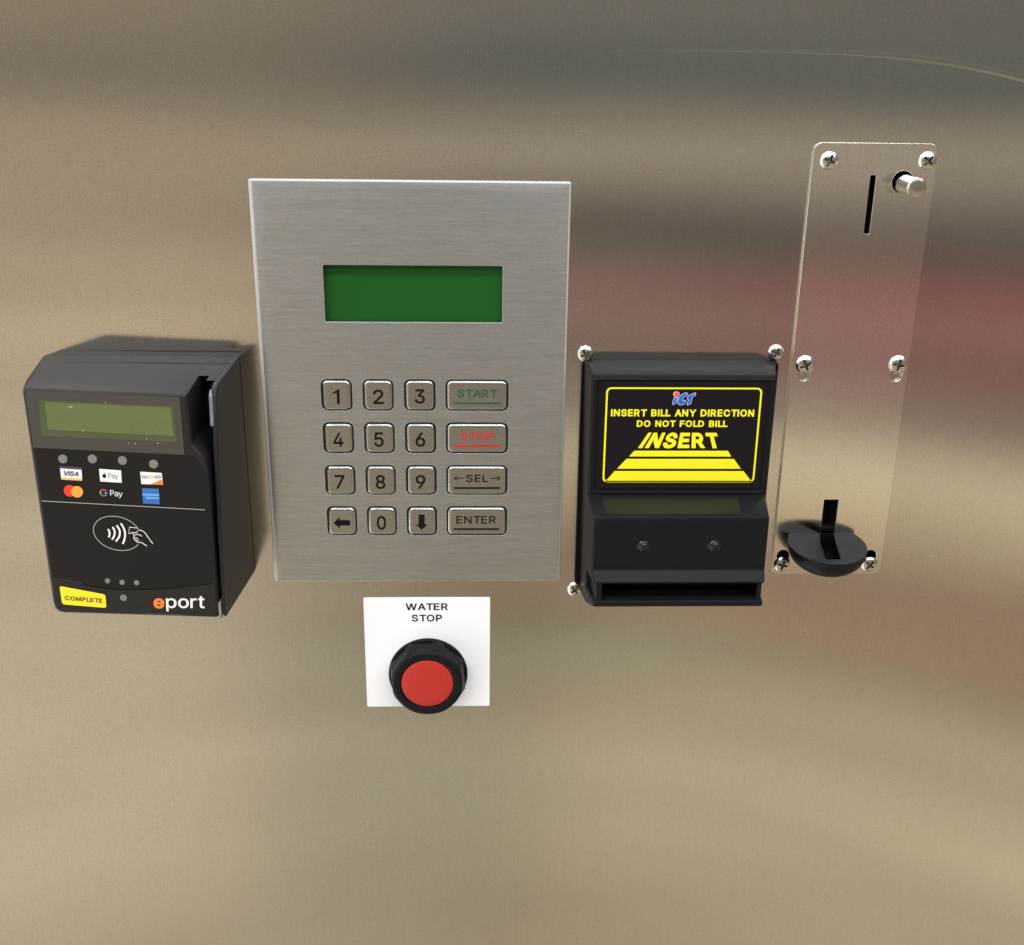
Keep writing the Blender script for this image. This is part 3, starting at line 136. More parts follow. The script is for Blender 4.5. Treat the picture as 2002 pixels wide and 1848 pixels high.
def brushed(name, col, rough, aniso, vertical, streak=.06, speck=.07, warp=0.0, fine=2600):
    """stainless steel with a grain: streaks run along the brushing direction"""
    m = bpy.data.materials.new(name); nt, b = nodes(m); L = nt.links.new
    b.inputs['Metallic'].default_value = 1
    b.inputs['Anisotropic'].default_value = aniso
    tv = nt.nodes.new('ShaderNodeCombineXYZ')
    tv.inputs[0].default_value = 1.0 if vertical else 0.0
    tv.inputs[2].default_value = 0.0 if vertical else 1.0
    L(tv.outputs[0], b.inputs['Tangent'])
    t = nt.nodes.new('ShaderNodeTexCoord')
    def noise(sc, scale=1, det=2):
        mp = nt.nodes.new('ShaderNodeMapping'); mp.inputs['Scale'].default_value = sc
        n = nt.nodes.new('ShaderNodeTexNoise'); n.inputs['Scale'].default_value = scale; n.inputs['Detail'].default_value = det
        L(t.outputs['Object'], mp.inputs[0]); L(mp.outputs[0], n.inputs['Vector']); return n.outputs[0]
    g = (fine, 400, fine/16) if vertical else (fine/22, 400, fine)
    g2 = (700, 200, 30) if vertical else (16, 200, 900)
    n1 = noise(g); n2 = noise(g2); n3 = noise((2400, 2400, 2400)); n4 = noise((9, 9, 9), 1, 3)
    def amp(src, a):
        r = nt.nodes.new('ShaderNodeMapRange'); r.inputs[1].default_value = .25; r.inputs[2].default_value = .75
        r.inputs[3].default_value = 1 - a; r.inputs[4].default_value = 1 + a; L(src, r.inputs[0]); return r.outputs[0]
    def mul(a, c):
        q = nt.nodes.new('ShaderNodeMath'); q.operation = 'MULTIPLY'; L(a, q.inputs[0]); L(c, q.inputs[1]); return q.outputs[0]
    f = mul(mul(amp(n1, streak), amp(n2, streak*.5)), amp(n3, speck))
    # faint blotchy colour mottle of the oxide film
    nc = nt.nodes.new('ShaderNodeTexNoise'); nc.inputs['Scale'].default_value = 1100; nc.inputs['Detail'].default_value = 3
    L(t.outputs['Object'], nc.inputs['Vector'])
    cm = nt.nodes.new('ShaderNodeVectorMath'); cm.operation = 'MULTIPLY_ADD'; cm.inputs[1].default_value = (.5,.42,.52); cm.inputs[2].default_value = (.75,.79,.74)
    L(nc.outputs['Color'], cm.inputs[0])
    v = nt.nodes.new('ShaderNodeVectorMath'); v.operation = 'SCALE'; v.inputs[0].default_value = col
    L(f, v.inputs['Scale'])
    vm = nt.nodes.new('ShaderNodeVectorMath'); vm.operation = 'MULTIPLY'; L(v.outputs[0], vm.inputs[0]); L(cm.outputs[0], vm.inputs[1]); L(vm.outputs[0], b.inputs['Base Color'])
    rr = nt.nodes.new('ShaderNodeMapRange'); rr.inputs[3].default_value = rough - .015; rr.inputs[4].default_value = rough + .015
    L(n4, rr.inputs[0]); L(rr.outputs[0], b.inputs['Roughness'])
    bp = nt.nodes.new('ShaderNodeBump'); bp.inputs['Strength'].default_value = .06; bp.inputs['Distance'].default_value = .00004
    L(n1, bp.inputs['Height'])
    last = bp
    if warp:
        # the sheet is not perfectly flat: shallow, broad waves tilt its normal a little
        def wave(sc, a):
            r = nt.nodes.new('ShaderNodeMapRange'); r.inputs[3].default_value = -a; r.inputs[4].default_value = a
            L(noise(sc, 1, 1), r.inputs[0]); return r.outputs[0]
        cx = nt.nodes.new('ShaderNodeCombineXYZ'); L(wave((3, 1, 2), warp*.6), cx.inputs[0]); L(wave((2.6, 1, 7), warp), cx.inputs[2])
        ad = nt.nodes.new('ShaderNodeVectorMath'); ad.operation = 'ADD'; L(bp.outputs[0], ad.inputs[0]); L(cx.outputs[0], ad.inputs[1])
        no = nt.nodes.new('ShaderNodeVectorMath'); no.operation = 'NORMALIZE'; L(ad.outputs[0], no.inputs[0]); last = no
    L(last.outputs[0], b.inputs['Normal'])
    return m

M = {}
M['wall'] = brushed('brushed_wall_steel', (.64,.63,.615), .12, .80, True, .045, .19, .008)
M['plate'] = brushed('brushed_panel_steel', (.47,.495,.52), .32, .74, False, .10, .05)
M['coin'] = brushed('coin_plate_steel', (.79,.775,.755), .15, .85, True, .03, .14)
M['key'] = brushed('key_steel', (.43,.445,.44), .26, .4, False, .06, .08)
M['screw'] = plain('zinc_screw', (.62,.62,.59), .22, metallic=1, grain=.06, gscale=1500)
M['edge_shine'] = plain('painted_edge_shine', (.50,.50,.49), .55, metallic=.45, grain=.12, gscale=1500)
M['smoked'] = plain('smoked_translucent_plastic', (.013,.015,.010), .3, spec=.22, grain=.2)
M['recess_shade'] = plain('screw_recess_shade', (.22,.22,.20), .4, metallic=1)
M['rod'] = brushed('turned_rod_steel', (.56,.55,.54), .2, .5, False, .05, .05)
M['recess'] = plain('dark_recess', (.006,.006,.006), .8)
M['black'] = plain('black_moulded_plastic', (.0075,.0085,.0105), .42, spec=.12, grain=.25, bump=.35, gscale=2200)
M['readerblack'] = plain('textured_charcoal_plastic', (.0145,.0135,.0135), .44, spec=.30, grain=.3, bump=.5, gscale=2200)
M['slotblack'] = plain('black_slot', (.003,.003,.004), .45, spec=.12)
M['overlay'] = plain('black_overlay_film', (.0105,.0098,.0102), .42, spec=.2, grain=.25, gscale=2400)
M['window'] = plain('smoked_window', (.055,.054,.05), .22, grain=.06, gscale=2000)
M['lcd'] = plain('green_display', (.009,.085,.013), .35, spec=.2, grain=.12, gscale=2400)
M['lcd2'] = plain('olive_display', (.115,.145,.055), .3, grain=.1, gscale=1600)
M['lcd3'] = plain('olive_display_border', (.07,.085,.038), .3, grain=.1, gscale=1600)
M['lamp_grey'] = plain('grey_lens', (.18,.18,.175), .5, grain=.08)
M['white'] = plain('white_label', (.86,.89,.95), .45)
M['printwhite'] = plain('white_print', (.80,.80,.80), .5)
M['printgrey'] = plain('grey_print', (.36,.36,.36), .5)
M['lettergrey'] = plain('card_grey_print', (.22,.22,.24), .5)
M['ink'] = plain('black_ink', (.006,.006,.007), .6, spec=.12)
M['labelink'] = plain('charcoal_ink', (.018,.018,.021), .6, spec=.15)
M['greenink'] = plain('green_ink', (.012,.085,.06), .6, spec=.15)
M['redink'] = plain('red_ink', (.55,.02,.02), .6, spec=.15)
M['yellow'] = plain('yellow_print', (.80,.76,.012), .4)
M['yellow2'] = plain('yellow_sticker', (.86,.74,.02), .45)
M['darkyellow'] = plain('brown_ink', (.10,.085,.01), .5)
M['sticker'] = plain('black_sticker', (.006,.005,.008), .25, spec=.25)
M['red'] = plain('red_button_plastic', (.43,.028,.022), .45, spec=.35, grain=.07, gscale=1500)
M['orange'] = plain('orange_print', (.85,.20,.04), .5)
M['amber'] = plain('amber_print', (.85,.36,.03), .5)
M['cardred'] = plain('red_print', (.78,.04,.015), .5)
M['navy'] = plain('navy_print', (.035,.04,.12), .5)
M['gold'] = plain('gold_print', (.75,.52,.12), .5)
M['blue'] = plain('blue_print', (.03,.14,.46), .5)
M['paleblue'] = plain('pale_blue_print', (.12,.36,.80), .5)
M['logoblue'] = plain('logo_blue', (.02,.10,.50), .4)
M['outline'] = plain('pale_outline', (.45,.58,.80), .4)
M['pink'] = plain('pink_outline', (.80,.50,.50), .4)
M['dotred'] = plain('dot_red', (.75,.06,.07), .4)
M['gred'] = plain('g_red', (.55,.08,.05), .5); M['ggreen'] = plain('g_green', (.05,.25,.09), .5)
M['gyellow'] = plain('g_yellow', (.6,.38,.06), .5); M['gblue'] = plain('g_blue', (.08,.2,.5), .5)
M['clearguide'] = plain('clear_card_guide', (.20,.20,.21), .18, grain=.3, gscale=400)
M['seam'] = plain('seam_grey', (.06,.06,.06), .5)  # slightly paler grey than the plastic, for seam, trim and guide teeth
M['led'] = plain('smoked_led_lens', (.012,.012,.014), .15, spec=.3)

# ---------------------------------------------------------------- mesh helpers
def mesh_from(verts, faces, name='mesh'):
    me = bpy.data.meshes.new(name)
    me.from_pydata([(v[0]*MM, v[1]*MM, v[2]*MM) for v in verts], [], faces); me.update()
    return me

def smooth(me, deg=35):
    me.shade_smooth(); me.set_sharp_from_angle(angle=math.radians(deg))
    for p in me.polygons:                      # broad flat faces keep their own flat normal
        if abs(p.normal.y) > .99999 or (abs(p.normal.x) > .97 and p.area > 4e-6): p.use_smooth = False
    return me

def obj(name, me, mat, parent=None, loc=None, shift=None, deg=35):
    """link ONE mesh object; mesh verts are given in wall millimetres, parent's origin is subtracted through shift"""
    if shift is not None:
        me.transform(Matrix.Translation(-Vector(shift)*MM))
    smooth(me, deg)
    o = bpy.data.objects.new(name, me); COL.objects.link(o)
    me.materials.clear(); me.materials.append(mat)
    if parent is not None: o.parent = parent
    if loc is not None: o.location = Vector(loc)*MM
    return o

def thing(name, label, cat, loc, group=None):
    o = bpy.data.objects.new(name, None); COL.objects.link(o); o.empty_display_size = .01
    o.location = Vector(loc)*MM; o['label'] = label; o['category'] = cat
    if group: o['group'] = group
    return o

def tag(o, label, cat, group=None):
    o['label'] = label; o['category'] = cat
    if group: o['group'] = group

def poly_spline(cu, pts):
    sp = cu.splines.new('POLY'); sp.points.add(len(pts)-1)
    for p, q in zip(sp.points, pts): p.co = (q[0], q[1], 0, 1)
    sp.use_cyclic_u = True

def curve_mesh(loops, half=0.0, bevel=0.0, res=3, bez=None, offset=0.0):
    """filled 2D outline(s), holes included, as raw verts / faces"""
    cu = bpy.data.curves.new('c', 'CURVE'); cu.dimensions = '2D'; cu.fill_mode = 'BOTH'
    cu.extrude = max(half - bevel, 0); cu.bevel_depth = bevel; cu.bevel_resolution = res; cu.offset = offset - bevel
    cu.resolution_u = 4
    for lp in loops: poly_spline(cu, lp)
    for sp in (bez or []):
        s = cu.splines.new('BEZIER'); s.bezier_points.add(len(sp)//6 - 1); s.use_cyclic_u = True
        s.resolution_u = 4
        for i, bpnt in enumerate(s.bezier_points):
            x, y, lx, ly, rx, ry = sp[i*6:i*6+6]
            bpnt.handle_left_type = bpnt.handle_right_type = 'FREE'
            bpnt.co = (x, y, 0); bpnt.handle_left = (x+lx, y+ly, 0); bpnt.handle_right = (x+rx, y+ry, 0)
    o = bpy.data.objects.new('c', cu); COL.objects.link(o)
    dg = bpy.context.evaluated_depsgraph_get(); dg.update()
    me = bpy.data.meshes.new_from_object(o.evaluated_get(dg))
    V = [tuple(v.co) for v in me.vertices]; F = [tuple(p.vertices) for p in me.polygons]
    bpy.data.objects.remove(o); bpy.data.curves.remove(cu); bpy.data.meshes.remove(me)
    return V, F

def weld(me, dist=1e-6):
    import bmesh
    b = bmesh.new(); b.from_mesh(me); bmesh.ops.remove_doubles(b, verts=b.verts, dist=dist)
    bmesh.ops.recalc_face_normals(b, faces=b.faces); b.to_mesh(me); b.free(); return me

def rrect(x0, z0, x1, z1, r, n=6):
    pts = []
    for cx, cz, a0 in ((x1-r, z1-r, 0), (x0+r, z1-r, 90), (x0+r, z0+r, 180), (x1-r, z0+r, 270)):
        for k in range(n+1):
            a = math.radians(a0 + 90*k/n); pts.append((cx + r*math.cos(a), cz + r*math.sin(a)))
    return pts
def circ(cx, cz, r, n=32, ry=None):
    return [(cx + r*math.cos(2*math.pi*k/n), cz + (ry or r)*math.sin(2*math.pi*k/n)) for k in range(n)]
def slot(cx, z0, z1, r, n=8):
    p = [(cx + r*math.cos(math.pi*k/n), z1 + r*math.sin(math.pi*k/n)) for k in range(n+1)]
    return p + [(cx + r*math.cos(math.pi + math.pi*k/n), z0 + r*math.sin(math.pi + math.pi*k/n)) for k in range(n+1)]
def box_pts(x0, z0, x1, z1): return [(x0,z0),(x1,z0),(x1,z1),(x0,z1)]

def slab(loops, d0, d1, bevel=.2, res=3):
    """plate parallel to the wall between heights d0 and d1 (mm out of the wall)"""
    V, F = curve_mesh(loops, (d1-d0)/2, bevel, res)
    mid = (d0+d1)/2
    return weld(mesh_from([(x, -(z+mid), y) for x, y, z in V], F))

def prism_x(profile, x0, x1, bevel=.6, res=3, remap=None):
    """side profile [(height out of wall, Z)] carried along X"""
    V, F = curve_mesh([profile], (x1-x0)/2, bevel, res)
    mid = (x0+x1)/2
    out = []
    for d, z, x in V:
        X = x + mid
        if remap: X = remap(X, d, z)
        out.append((X, -d, z))
    return weld(mesh_from(out, F))

def loft(rings, cap0=True, cap1=True):
    n = len(rings[0]); V = [p for r in rings for p in r]; F = []
    for i in range(len(rings)-1):
        for k in range(n):
            a, b = i*n+k, i*n+(k+1) % n; F.append((a, b, b+n, a+n))
    if cap0: F.append(tuple(reversed(range(n))))
    if cap1: F.append(tuple(range((len(rings)-1)*n, len(rings)*n)))
    return weld(mesh_from(V, F))

flat = lambda d: (lambda x, z: (x, -d, z))
def sheet(loops, surf, offset=0.0):
    V, F = curve_mesh(loops, 0, 0, 0, offset=offset)
    return mesh_from([surf(x, y) for x, y, z in V], F)

def join_raw(parts):
    V, F = [], []
    for v, f in parts:
        n = len(V); V += v; F += [tuple(i+n for i in q) for q in f]
    return V, F

def stroke(pts, w, closed=False):
    """thin printed line as a strip"""
    n = len(pts); V = []; F = []
    for i, p in enumerate(pts):
        a = pts[(i-1) % n] if (closed or i) else p; b = pts[(i+1) % n] if (closed or i < n-1) else p
        dx, dz = b[0]-a[0], b[1]-a[1]; L = math.hypot(dx, dz) or 1
        V += [(p[0]-dz/L*w/2, p[1]+dx/L*w/2, 0), (p[0]+dz/L*w/2, p[1]-dx/L*w/2, 0)]
    for i in range(n if closed else n-1):
        j = (i+1) % n; F.append((2*i, 2*j, 2*j+1, 2*i+1))
    return V, F
def raw_sheet(raw, surf): return mesh_from([surf(v[0], v[1]) for v in raw[0]], raw[1])
def fill(pts): return curve_mesh([pts])

GL = json.loads(GLYPHS)
def bez_poly(sp, n=5):
    P = [sp[i:i+6] for i in range(0, len(sp), 6)]; out = []
    for a, c in zip(P, P[1:]+P[:1]):
        straight = abs(a[4])+abs(a[5])+abs(c[2])+abs(c[3]) < 3
        p0 = (a[0], a[1]); p1 = (a[0]+a[4], a[1]+a[5]); p2 = (c[0]+c[2], c[1]+c[3]); p3 = (c[0], c[1])
        def on(q):
            dx, dy = p3[0]-p0[0], p3[1]-p0[1]; L = math.hypot(dx, dy) or 1
            return abs((q[0]-p0[0])*dy-(q[1]-p0[1])*dx)/L < 2
        if straight or (on(p1) and on(p2)): out.append(p0); continue
        for k in range(n):
            t = k/n; out.append(tuple((1-t)**3*p0[j]+3*t*(1-t)**2*p1[j]+3*t*t*(1-t)*p2[j]+t**3*p3[j] for j in (0,1)))
    res = []
    for p in out:
        if not res or math.hypot(p[0]-res[-1][0], p[1]-res[-1][1]) > 7: res.append(p)
    if math.hypot(res[0][0]-res[-1][0], res[0][1]-res[-1][1]) < 7: res.pop()
    return [(x/1000, y/1000) for x, y in res]
def signed(p): return sum(p[i-1][0]*p[i][1]-p[i][0]*p[i-1][1] for i in range(len(p)))/2
def embolden(p, t, s):
    n = len(p); out = []
    for i in range(n):
        a, q, b = Vector(p[i-1]), Vector(p[i]), Vector(p[(i+1) % n])
        e1 = (q-a).normalized(); e2 = (b-q).normalized(); n1 = Vector((e1.y, -e1.x))*s; n2 = Vector((e2.y, -e2.x))*s
        m = n1+n2; m = m.normalized() if m.length > 1e-6 else n1
        out.append(tuple(q + m*t/max(.6, m.dot(n1))))
    return out
def wind(p, loops):
    w = 0
    for L in loops:
        for i in range(len(L)):
            (x0, y0), (x1, y1) = L[i-1], L[i]
            if (y0 <= p[1]) != (y1 <= p[1]):
                t = (x1-x0)*(p[1]-y0)/(y1-y0)+x0
                if t > p[0]: w += 1 if y1 > y0 else -1
    return w
def cdt_fill(loops):
    from mathutils.geometry import delaunay_2d_cdt
    vs, es = [], []
    for L in loops:
        n = len(vs); vs += [Vector(p) for p in L]; es += [(n+i, n+(i+1) % len(L)) for i in range(len(L))]
    r = delaunay_2d_cdt(vs, es, [], 0, 1e-6)
    V = [(v.x, v.y, 0) for v in r[0]]; F = []
    for f in r[2]:
        c = (sum(V[i][0] for i in f)/len(f), sum(V[i][1] for i in f)/len(f))
        if wind(c, loops) != 0: F.append(tuple(f))
    return V, F
GCACHE = {}
def glyph(ch, weight):
    if (ch, weight) not in GCACHE:
        P = [bez_poly(sp) for sp in GL[ch]]
        s = 1 if signed(max(P, key=lambda p: abs(signed(p)))) > 0 else -1
        V, F = cdt_fill([embolden(p, weight/1000, s) for p in P])
        GCACHE[ch, weight] = ([(x*1000, y*1000, 0) for x, y, z in V], F)
    return GCACHE[ch, weight]
def text_raw(s, quad, weight=0, gap=60, space=280, shear=0):
    """lettering laid into the quad TL, TR, BR, BL (mm)"""
    x = 0; parts = []
    for ch in s:
        if ch == ' ': x += space; continue
        V, F = glyph(ch, weight)
        lo = min(v[0] for v in V); hi = max(v[0] for v in V)
        g = gap * (0.25 if ch in 'TAVYLW' else 1)
        parts.append(([(v[0]-lo+x + shear*v[1], v[1], 0) for v in V], F)); x += hi-lo+g
    V, F = join_raw(parts)
    x0 = min(v[0] for v in V); x1 = max(v[0] for v in V); y0 = min(v[1] for v in V); y1 = max(v[1] for v in V)
    TL, TR, BR, BL = quad; out = []
    for v in V:
        u = (v[0]-x0)/(x1-x0); w = (v[1]-y0)/(y1-y0)
        out.append(tuple((BL[k]*(1-u)+BR[k]*u)*(1-w) + (TL[k]*(1-u)+TR[k]*u)*w for k in (0,1)) + (0,))
    return out, F
def box_quad(x0, z1, x1, z0): return [(x0,z1),(x1,z1),(x1,z0),(x0,z0)]

def revolve(profile, n=48, r_fn=None):
    """profile [(radius, height)] about the outward axis, centred on the origin"""
    rings = []
    for r, h in profile:
        rings.append([((r_fn(2*math.pi*k/n, r, h) if r_fn else r)*math.cos(2*math.pi*k/n), -h,
                       (r_fn(2*math.pi*k/n, r, h) if r_fn else r)*math.sin(2*math.pi*k/n)) for k in range(n)])
    return rings

# ---------------------------------------------------------------- steel wall
wall_holes = [box_pts(139.2,100.8,143.4,126.2), circ(153.3,122.4,5.2), box_pts(135.2,-27.0,144.2,-10.5),
              slot(120.9,-43,-37.0,2.9), slot(160.1,-43,-37.0,2.9), box_pts(-78,64.2,-3.4,89.8)]
V, F = curve_mesh([box_pts(-420,-420,420,420)] + wall_holes, 1.0, 0, 0)
wall = obj('steel_wall', weld(mesh_from([(x, -(z-1.0), y) for x, y, z in V], F)), M['wall'])
wall['kind'] = 'structure'; wall['label'] = 'brushed stainless steel sheet with vertical grain'

def well(name, x0, z0, x1, z1, depth, parent, shift, mat, d=-2.0):
    """open box sunk behind the sheet"""
    V = [(x0,-d,z0),(x1,-d,z0),(x1,-d,z1),(x0,-d,z1),(x0,depth,z0),(x1,depth,z0),(x1,depth,z1),(x0,depth,z1)]
    F = [(4,5,6,7),(0,1,5,4),(1,2,6,5),(2,3,7,6),(3,0,4,7)]
    return obj(name, mesh_from(V, F), mat, parent, shift=shift)

# a long shallow crease in the sheet towards the upper right corner
cr_pts = [(34,169.3),(60,169.9),(88,170.3),(112,170.3),(132,169.9),(150,168.9),(168,166.9),(184,164.2),(200,160.8),(225,154)]
V, F = [], []
for i, (x, z) in enumerate(cr_pts):
    w = .85*min(1, (i+.15)/5)
    for dz, h in ((.9,.0),(.4,.028),(0,.036),(-.6,.024),(-1.4,0)): V.append((x, -.012-h*w, z+dz*w*1.2))
for i in range(len(cr_pts)-1):
    for k in range(4): a = i*5+k; F.append((a, a+1, a+6, a+5))
obj('sheet_crease', mesh_from(V, F), M['wall'], wall)

# ---------------------------------------------------------------- screws
def screw_mesh(R=3.55, H=1.75, arm=2.2, w=.5, seed=0):
    nr, na = 26, 72; V = [(0, 0, 0)]; F = []
    def h(r, a):
        z = H*math.sqrt(max(0, 1-(r/R)**2.3))*.92
        x, y = r*math.cos(a), r*math.sin(a)
        best = 0
        for u, v in ((x, y), (y, x)):
            ww = w*(1-.25*min(1, abs(u)/arm)); 
            t = min(max((ww-abs(v))/.14, 0), 1) * min(max((arm-abs(u))/.25, 0), 1); best = max(best, t)
        c = min(max((.85-r)/.25, 0), 1)*1.0
        return z - 1.7*max(best, c)*(1-.35*min(1, r/arm))
    V[0] = (0, -h(0, 0), 0)
    rs = [R*((i/nr)) for i in range(1, nr+1)]
    for r in rs:
        for k in range(na):
            a = 2*math.pi*k/na; V.append((r*math.cos(a), -h(r, a), r*math.sin(a)))
    for k in range(na): V.append((R*math.cos(2*math.pi*k/na), .3, R*math.sin(2*math.pi*k/na)))
    for k in range(na): F.append((0, 1+(k+1) % na, 1+k))
    for i in range(nr):
        for k in range(na):
            a, b = 1+i*na+k, 1+i*na+(k+1) % na; F.append((a, b, b+na, a+na))
    me = mesh_from(V, F); return weld(me)
SCREW = screw_mesh()
def place_screw(name, x, z, d, rot, parent=None, shift=(0,0,0), sc=1.0):
    o = bpy.data.objects.new(name, SCREW); COL.objects.link(o)
    if parent: o.parent = parent
    o.location = (Vector((x, -d, z)) - Vector(shift))*MM; o.rotation_euler = (0, math.radians(rot), 0)
    o.scale = (sc, sc, sc)
    return o
smooth(SCREW, 38); SCREW.materials.append(M['screw']); SCREW.materials.append(M['recess_shade'])
for p in SCREW.polygons:                       # shade of the cross recess painted as a darker metal
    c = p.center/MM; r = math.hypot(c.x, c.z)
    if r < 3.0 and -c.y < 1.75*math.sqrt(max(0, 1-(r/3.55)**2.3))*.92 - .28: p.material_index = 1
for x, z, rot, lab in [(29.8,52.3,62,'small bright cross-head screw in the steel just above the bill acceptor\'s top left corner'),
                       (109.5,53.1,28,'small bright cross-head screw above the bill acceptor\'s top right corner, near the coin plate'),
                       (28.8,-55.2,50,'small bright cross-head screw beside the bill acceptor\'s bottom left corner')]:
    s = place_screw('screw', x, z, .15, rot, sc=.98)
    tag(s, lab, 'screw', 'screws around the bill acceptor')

# ---------------------------------------------------------------- keypad panel
KO = (-41.1, 0, 35.4); KL = (-41.1, -1.0, 35.4)
kp = thing('keypad_panel', 'brushed steel keypad plate with green display, twelve square keys and four wide keys', 'keypad', KL)
XS = [(-79.6,-66.9),(-62.4,-49.7),(-45.3,-32.3)]; XW = (-28.1,-2.0)
ZS = [(28.25,41.65),(9.55,23.1),(-9.2,4.1),(-28.05,-14.6)]
INS = 7.0; PD = .34
x0, x1, z0, z1 = -103.9, 21.75, -50.2, 121.3
holes = [rrect(-76.45,65.6,-4.9,88.4,.5,3)]
rims = []
for (za, zb) in ZS:
    for (xa, xb) in XS + [XW]: holes.append(rrect(xa, za, xb, zb, 2.6, 6))
Vc, Fc = curve_mesh([box_pts(x0+INS, z0+INS, x1-INS, z1-INS)] + holes, .75, .22, 3)
Vc = [(x, -(z+.80), y) for x, y, z in Vc]
# the outer margin falls away very slightly to the edge
prof = [(-.5,-.012),(0,-.012)] + [(t, PD*(t/INS)**2.6) for t in [INS*k/20 for k in range(1, 20)]] + [(INS-.3,PD*.98),(INS-.12,PD+.07),(INS-.02,PD+.2),(INS,1.35),(INS,2.5)]
rings = []
for t, dr in prof:
    a = -.22*0 + t; rad = .02 + .6*max(t,0)/INS
    rings.append([(x, -(1.55-dr), z) for x, z in rrect(x0+INS-a, z0+INS-a, x1-INS+a, z1-INS+a, rad, 3)])
n = len(rings[0]); Vr = [p for r in rings for p in r]; Fr = []
for i in range(len(rings)-1):
    for k in range(n):
        a, b = i*n+k, i*n+(k+1) % n; Fr.append((a, a+n, b+n, b))
Vp, Fp = join_raw([(Vc, Fc), (Vr, Fr)])
obj('face_plate', mesh_from(Vp, Fp), M['plate'], kp, shift=KO, deg=28)
fp_ = bpy.data.objects['face_plate']
fp_.data.materials.append(M['edge_shine'])
for p in fp_.data.polygons:                    # bright edge highlight painted into the margin colour, widest on the left
    c = p.center/MM + Vector(KO)
    if c.x < x0+1.5 or c.x > x1-.7 or c.z > z1-.6 or c.z < z0+.5: p.material_index = 1
lcd = obj('display', slab([box_pts(-78,64.2,-3.4,89.8)], -1.9, -1.4, .05, 1), M['lcd'], kp, shift=KO)
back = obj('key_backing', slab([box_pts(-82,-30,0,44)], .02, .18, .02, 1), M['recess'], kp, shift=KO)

def key_mesh(w, h):
    # low domed cap with a rolled edge
    g = .42; rings = []
    for ins, d in [(0,.1),(0,1.35),(.10,1.75),(.32,2.05),(.65,2.25),(1.05,2.33),(1.5,2.34)]:
        rings.append([(x, -d, z) for x, z in rrect(-w/2+g+ins, -h/2+g+ins, w/2-g-ins, h/2-g-ins, max(2.3-ins, .9), 6)])
    me = loft(rings, False, True); smooth(me, 50); me.materials.append(M['key']); return me
KM = {False: key_mesh(12.75, 13.35), True: key_mesh(26.1, 13.4)}
def key(col, row, label):
    xa, xb = (XS+[XW])[col]; za, zb = ZS[row]
    o = bpy.data.objects.new('key', KM[col == 3]); COL.objects.link(o); o.parent = kp
    o.location = (Vector(((xa+xb)/2, 0, (za+zb)/2)) - Vector(KO))*MM
    o['label'] = label
    return o, ((xa+xb)/2, 0, (za+zb)/2)
def legend(k, raw, mat, name='legend'):
    return obj(name, raw_sheet(raw, flat(2.41)), mat, k[0], shift=k[1])
LG = {'1': (-74.7,37.5,-72.0,31.3), '2': (-58.2,37.5,-53.8,31.3), '3': (-41.0,37.7,-36.7,31.5),
      '4': (-75.4,18.9,-71.2,12.6), '5': (-58.3,19.0,-54.3,12.6), '6': (-41.0,19.0,-36.8,12.7),
      '7': (-75.5,0.0,-71.4,-6.2), '8': (-58.2,0.0,-54.1,-6.3), '9': (-41.2,0.0,-37.0,-6.2), '0': (-58.3,-18.7,-54.3,-25.1)}
POS = {'1':(0,0),'2':(1,0),'3':(2,0),'4':(0,1),'5':(1,1),'6':(2,1),'7':(0,2),'8':(1,2),'9':(2,2),'0':(1,3)}
for ch, (c, r) in POS.items():
    k = key(c, r, 'square steel key marked ' + ch)
    legend(k, text_raw(ch, box_quad(*LG[ch]), weight=(0 if ch == '1' else 12)), M['ink'])
k = key(0, 3, 'square steel key with a thick left arrow')
x0_, z1_, x1_, z0_ = -76.9,-19.2,-69.8,-24.6; zm = (z0_+z1_)/2
legend(k, fill([(x0_,zm),(x0_+2.7,z1_),(x0_+2.7,zm+1.25),(x1_,zm+1.25),(x1_,zm-1.25),(x0_+2.7,zm-1.25),(x0_+2.7,z0_)]), M['ink'])
k = key(2, 3, 'square steel key with a thick down arrow')
x0_, z1_, x1_, z0_ = -41.5,-18.1,-36.4,-25.2; xm = (x0_+x1_)/2
legend(k, fill([(xm,z0_),(x1_,z0_+2.5),(xm+1.3,z0_+2.5),(xm+1.3,z1_),(xm-1.3,z1_),(xm-1.3,z0_+2.5),(x0_,z0_+2.5)]), M['ink'])
def bar(x0, z1, x1, z0): return ([(x0,z0,0),(x1,z0,0),(x1,z1,0),(x0,z1,0)], [(0,1,2,3)])
for r, (word, q, ln, mat, lab) in enumerate([
        ('START', (-23.2,37.6,-6.7,34.2), (-24.9,32.05,-4.9,31.35), 'greenink', 'wide steel key marked START in green'),
        ('STOP', (-22.0,19.0,-8.2,15.5), (-24.9,13.3,-5.3,12.4), 'redink', 'wide steel key marked STOP in red'),
        ('SEL', (-19.8,0.2,-10.3,-3.2), (-25.0,-5.5,-5.1,-6.3), 'ink', 'wide steel key marked SEL between two arrows'),
        ('ENTER', (-24.0,-18.8,-6.8,-22.3), (-25.2,-24.5,-5.3,-25.3), 'ink', 'wide steel key marked ENTER')]):
    k = key(3, r, lab)
    raws = [text_raw(word, box_quad(*q), weight=(12 if r != 1 else 14), gap=110), bar(*ln)]
    if word == 'SEL':
        for xa, xb in ((-24.9,-20.8),(-5.1,-9.3)):
            s = 1 if xb > xa else -1; zc = -1.45
            raws += [stroke([(xa, zc), (xb, zc)], .38), stroke([(xa+1.5*s, zc+.95), (xa, zc), (xa+1.5*s, zc-.95)], .38)]
    legend(k, join_raw(raws), M[mat])

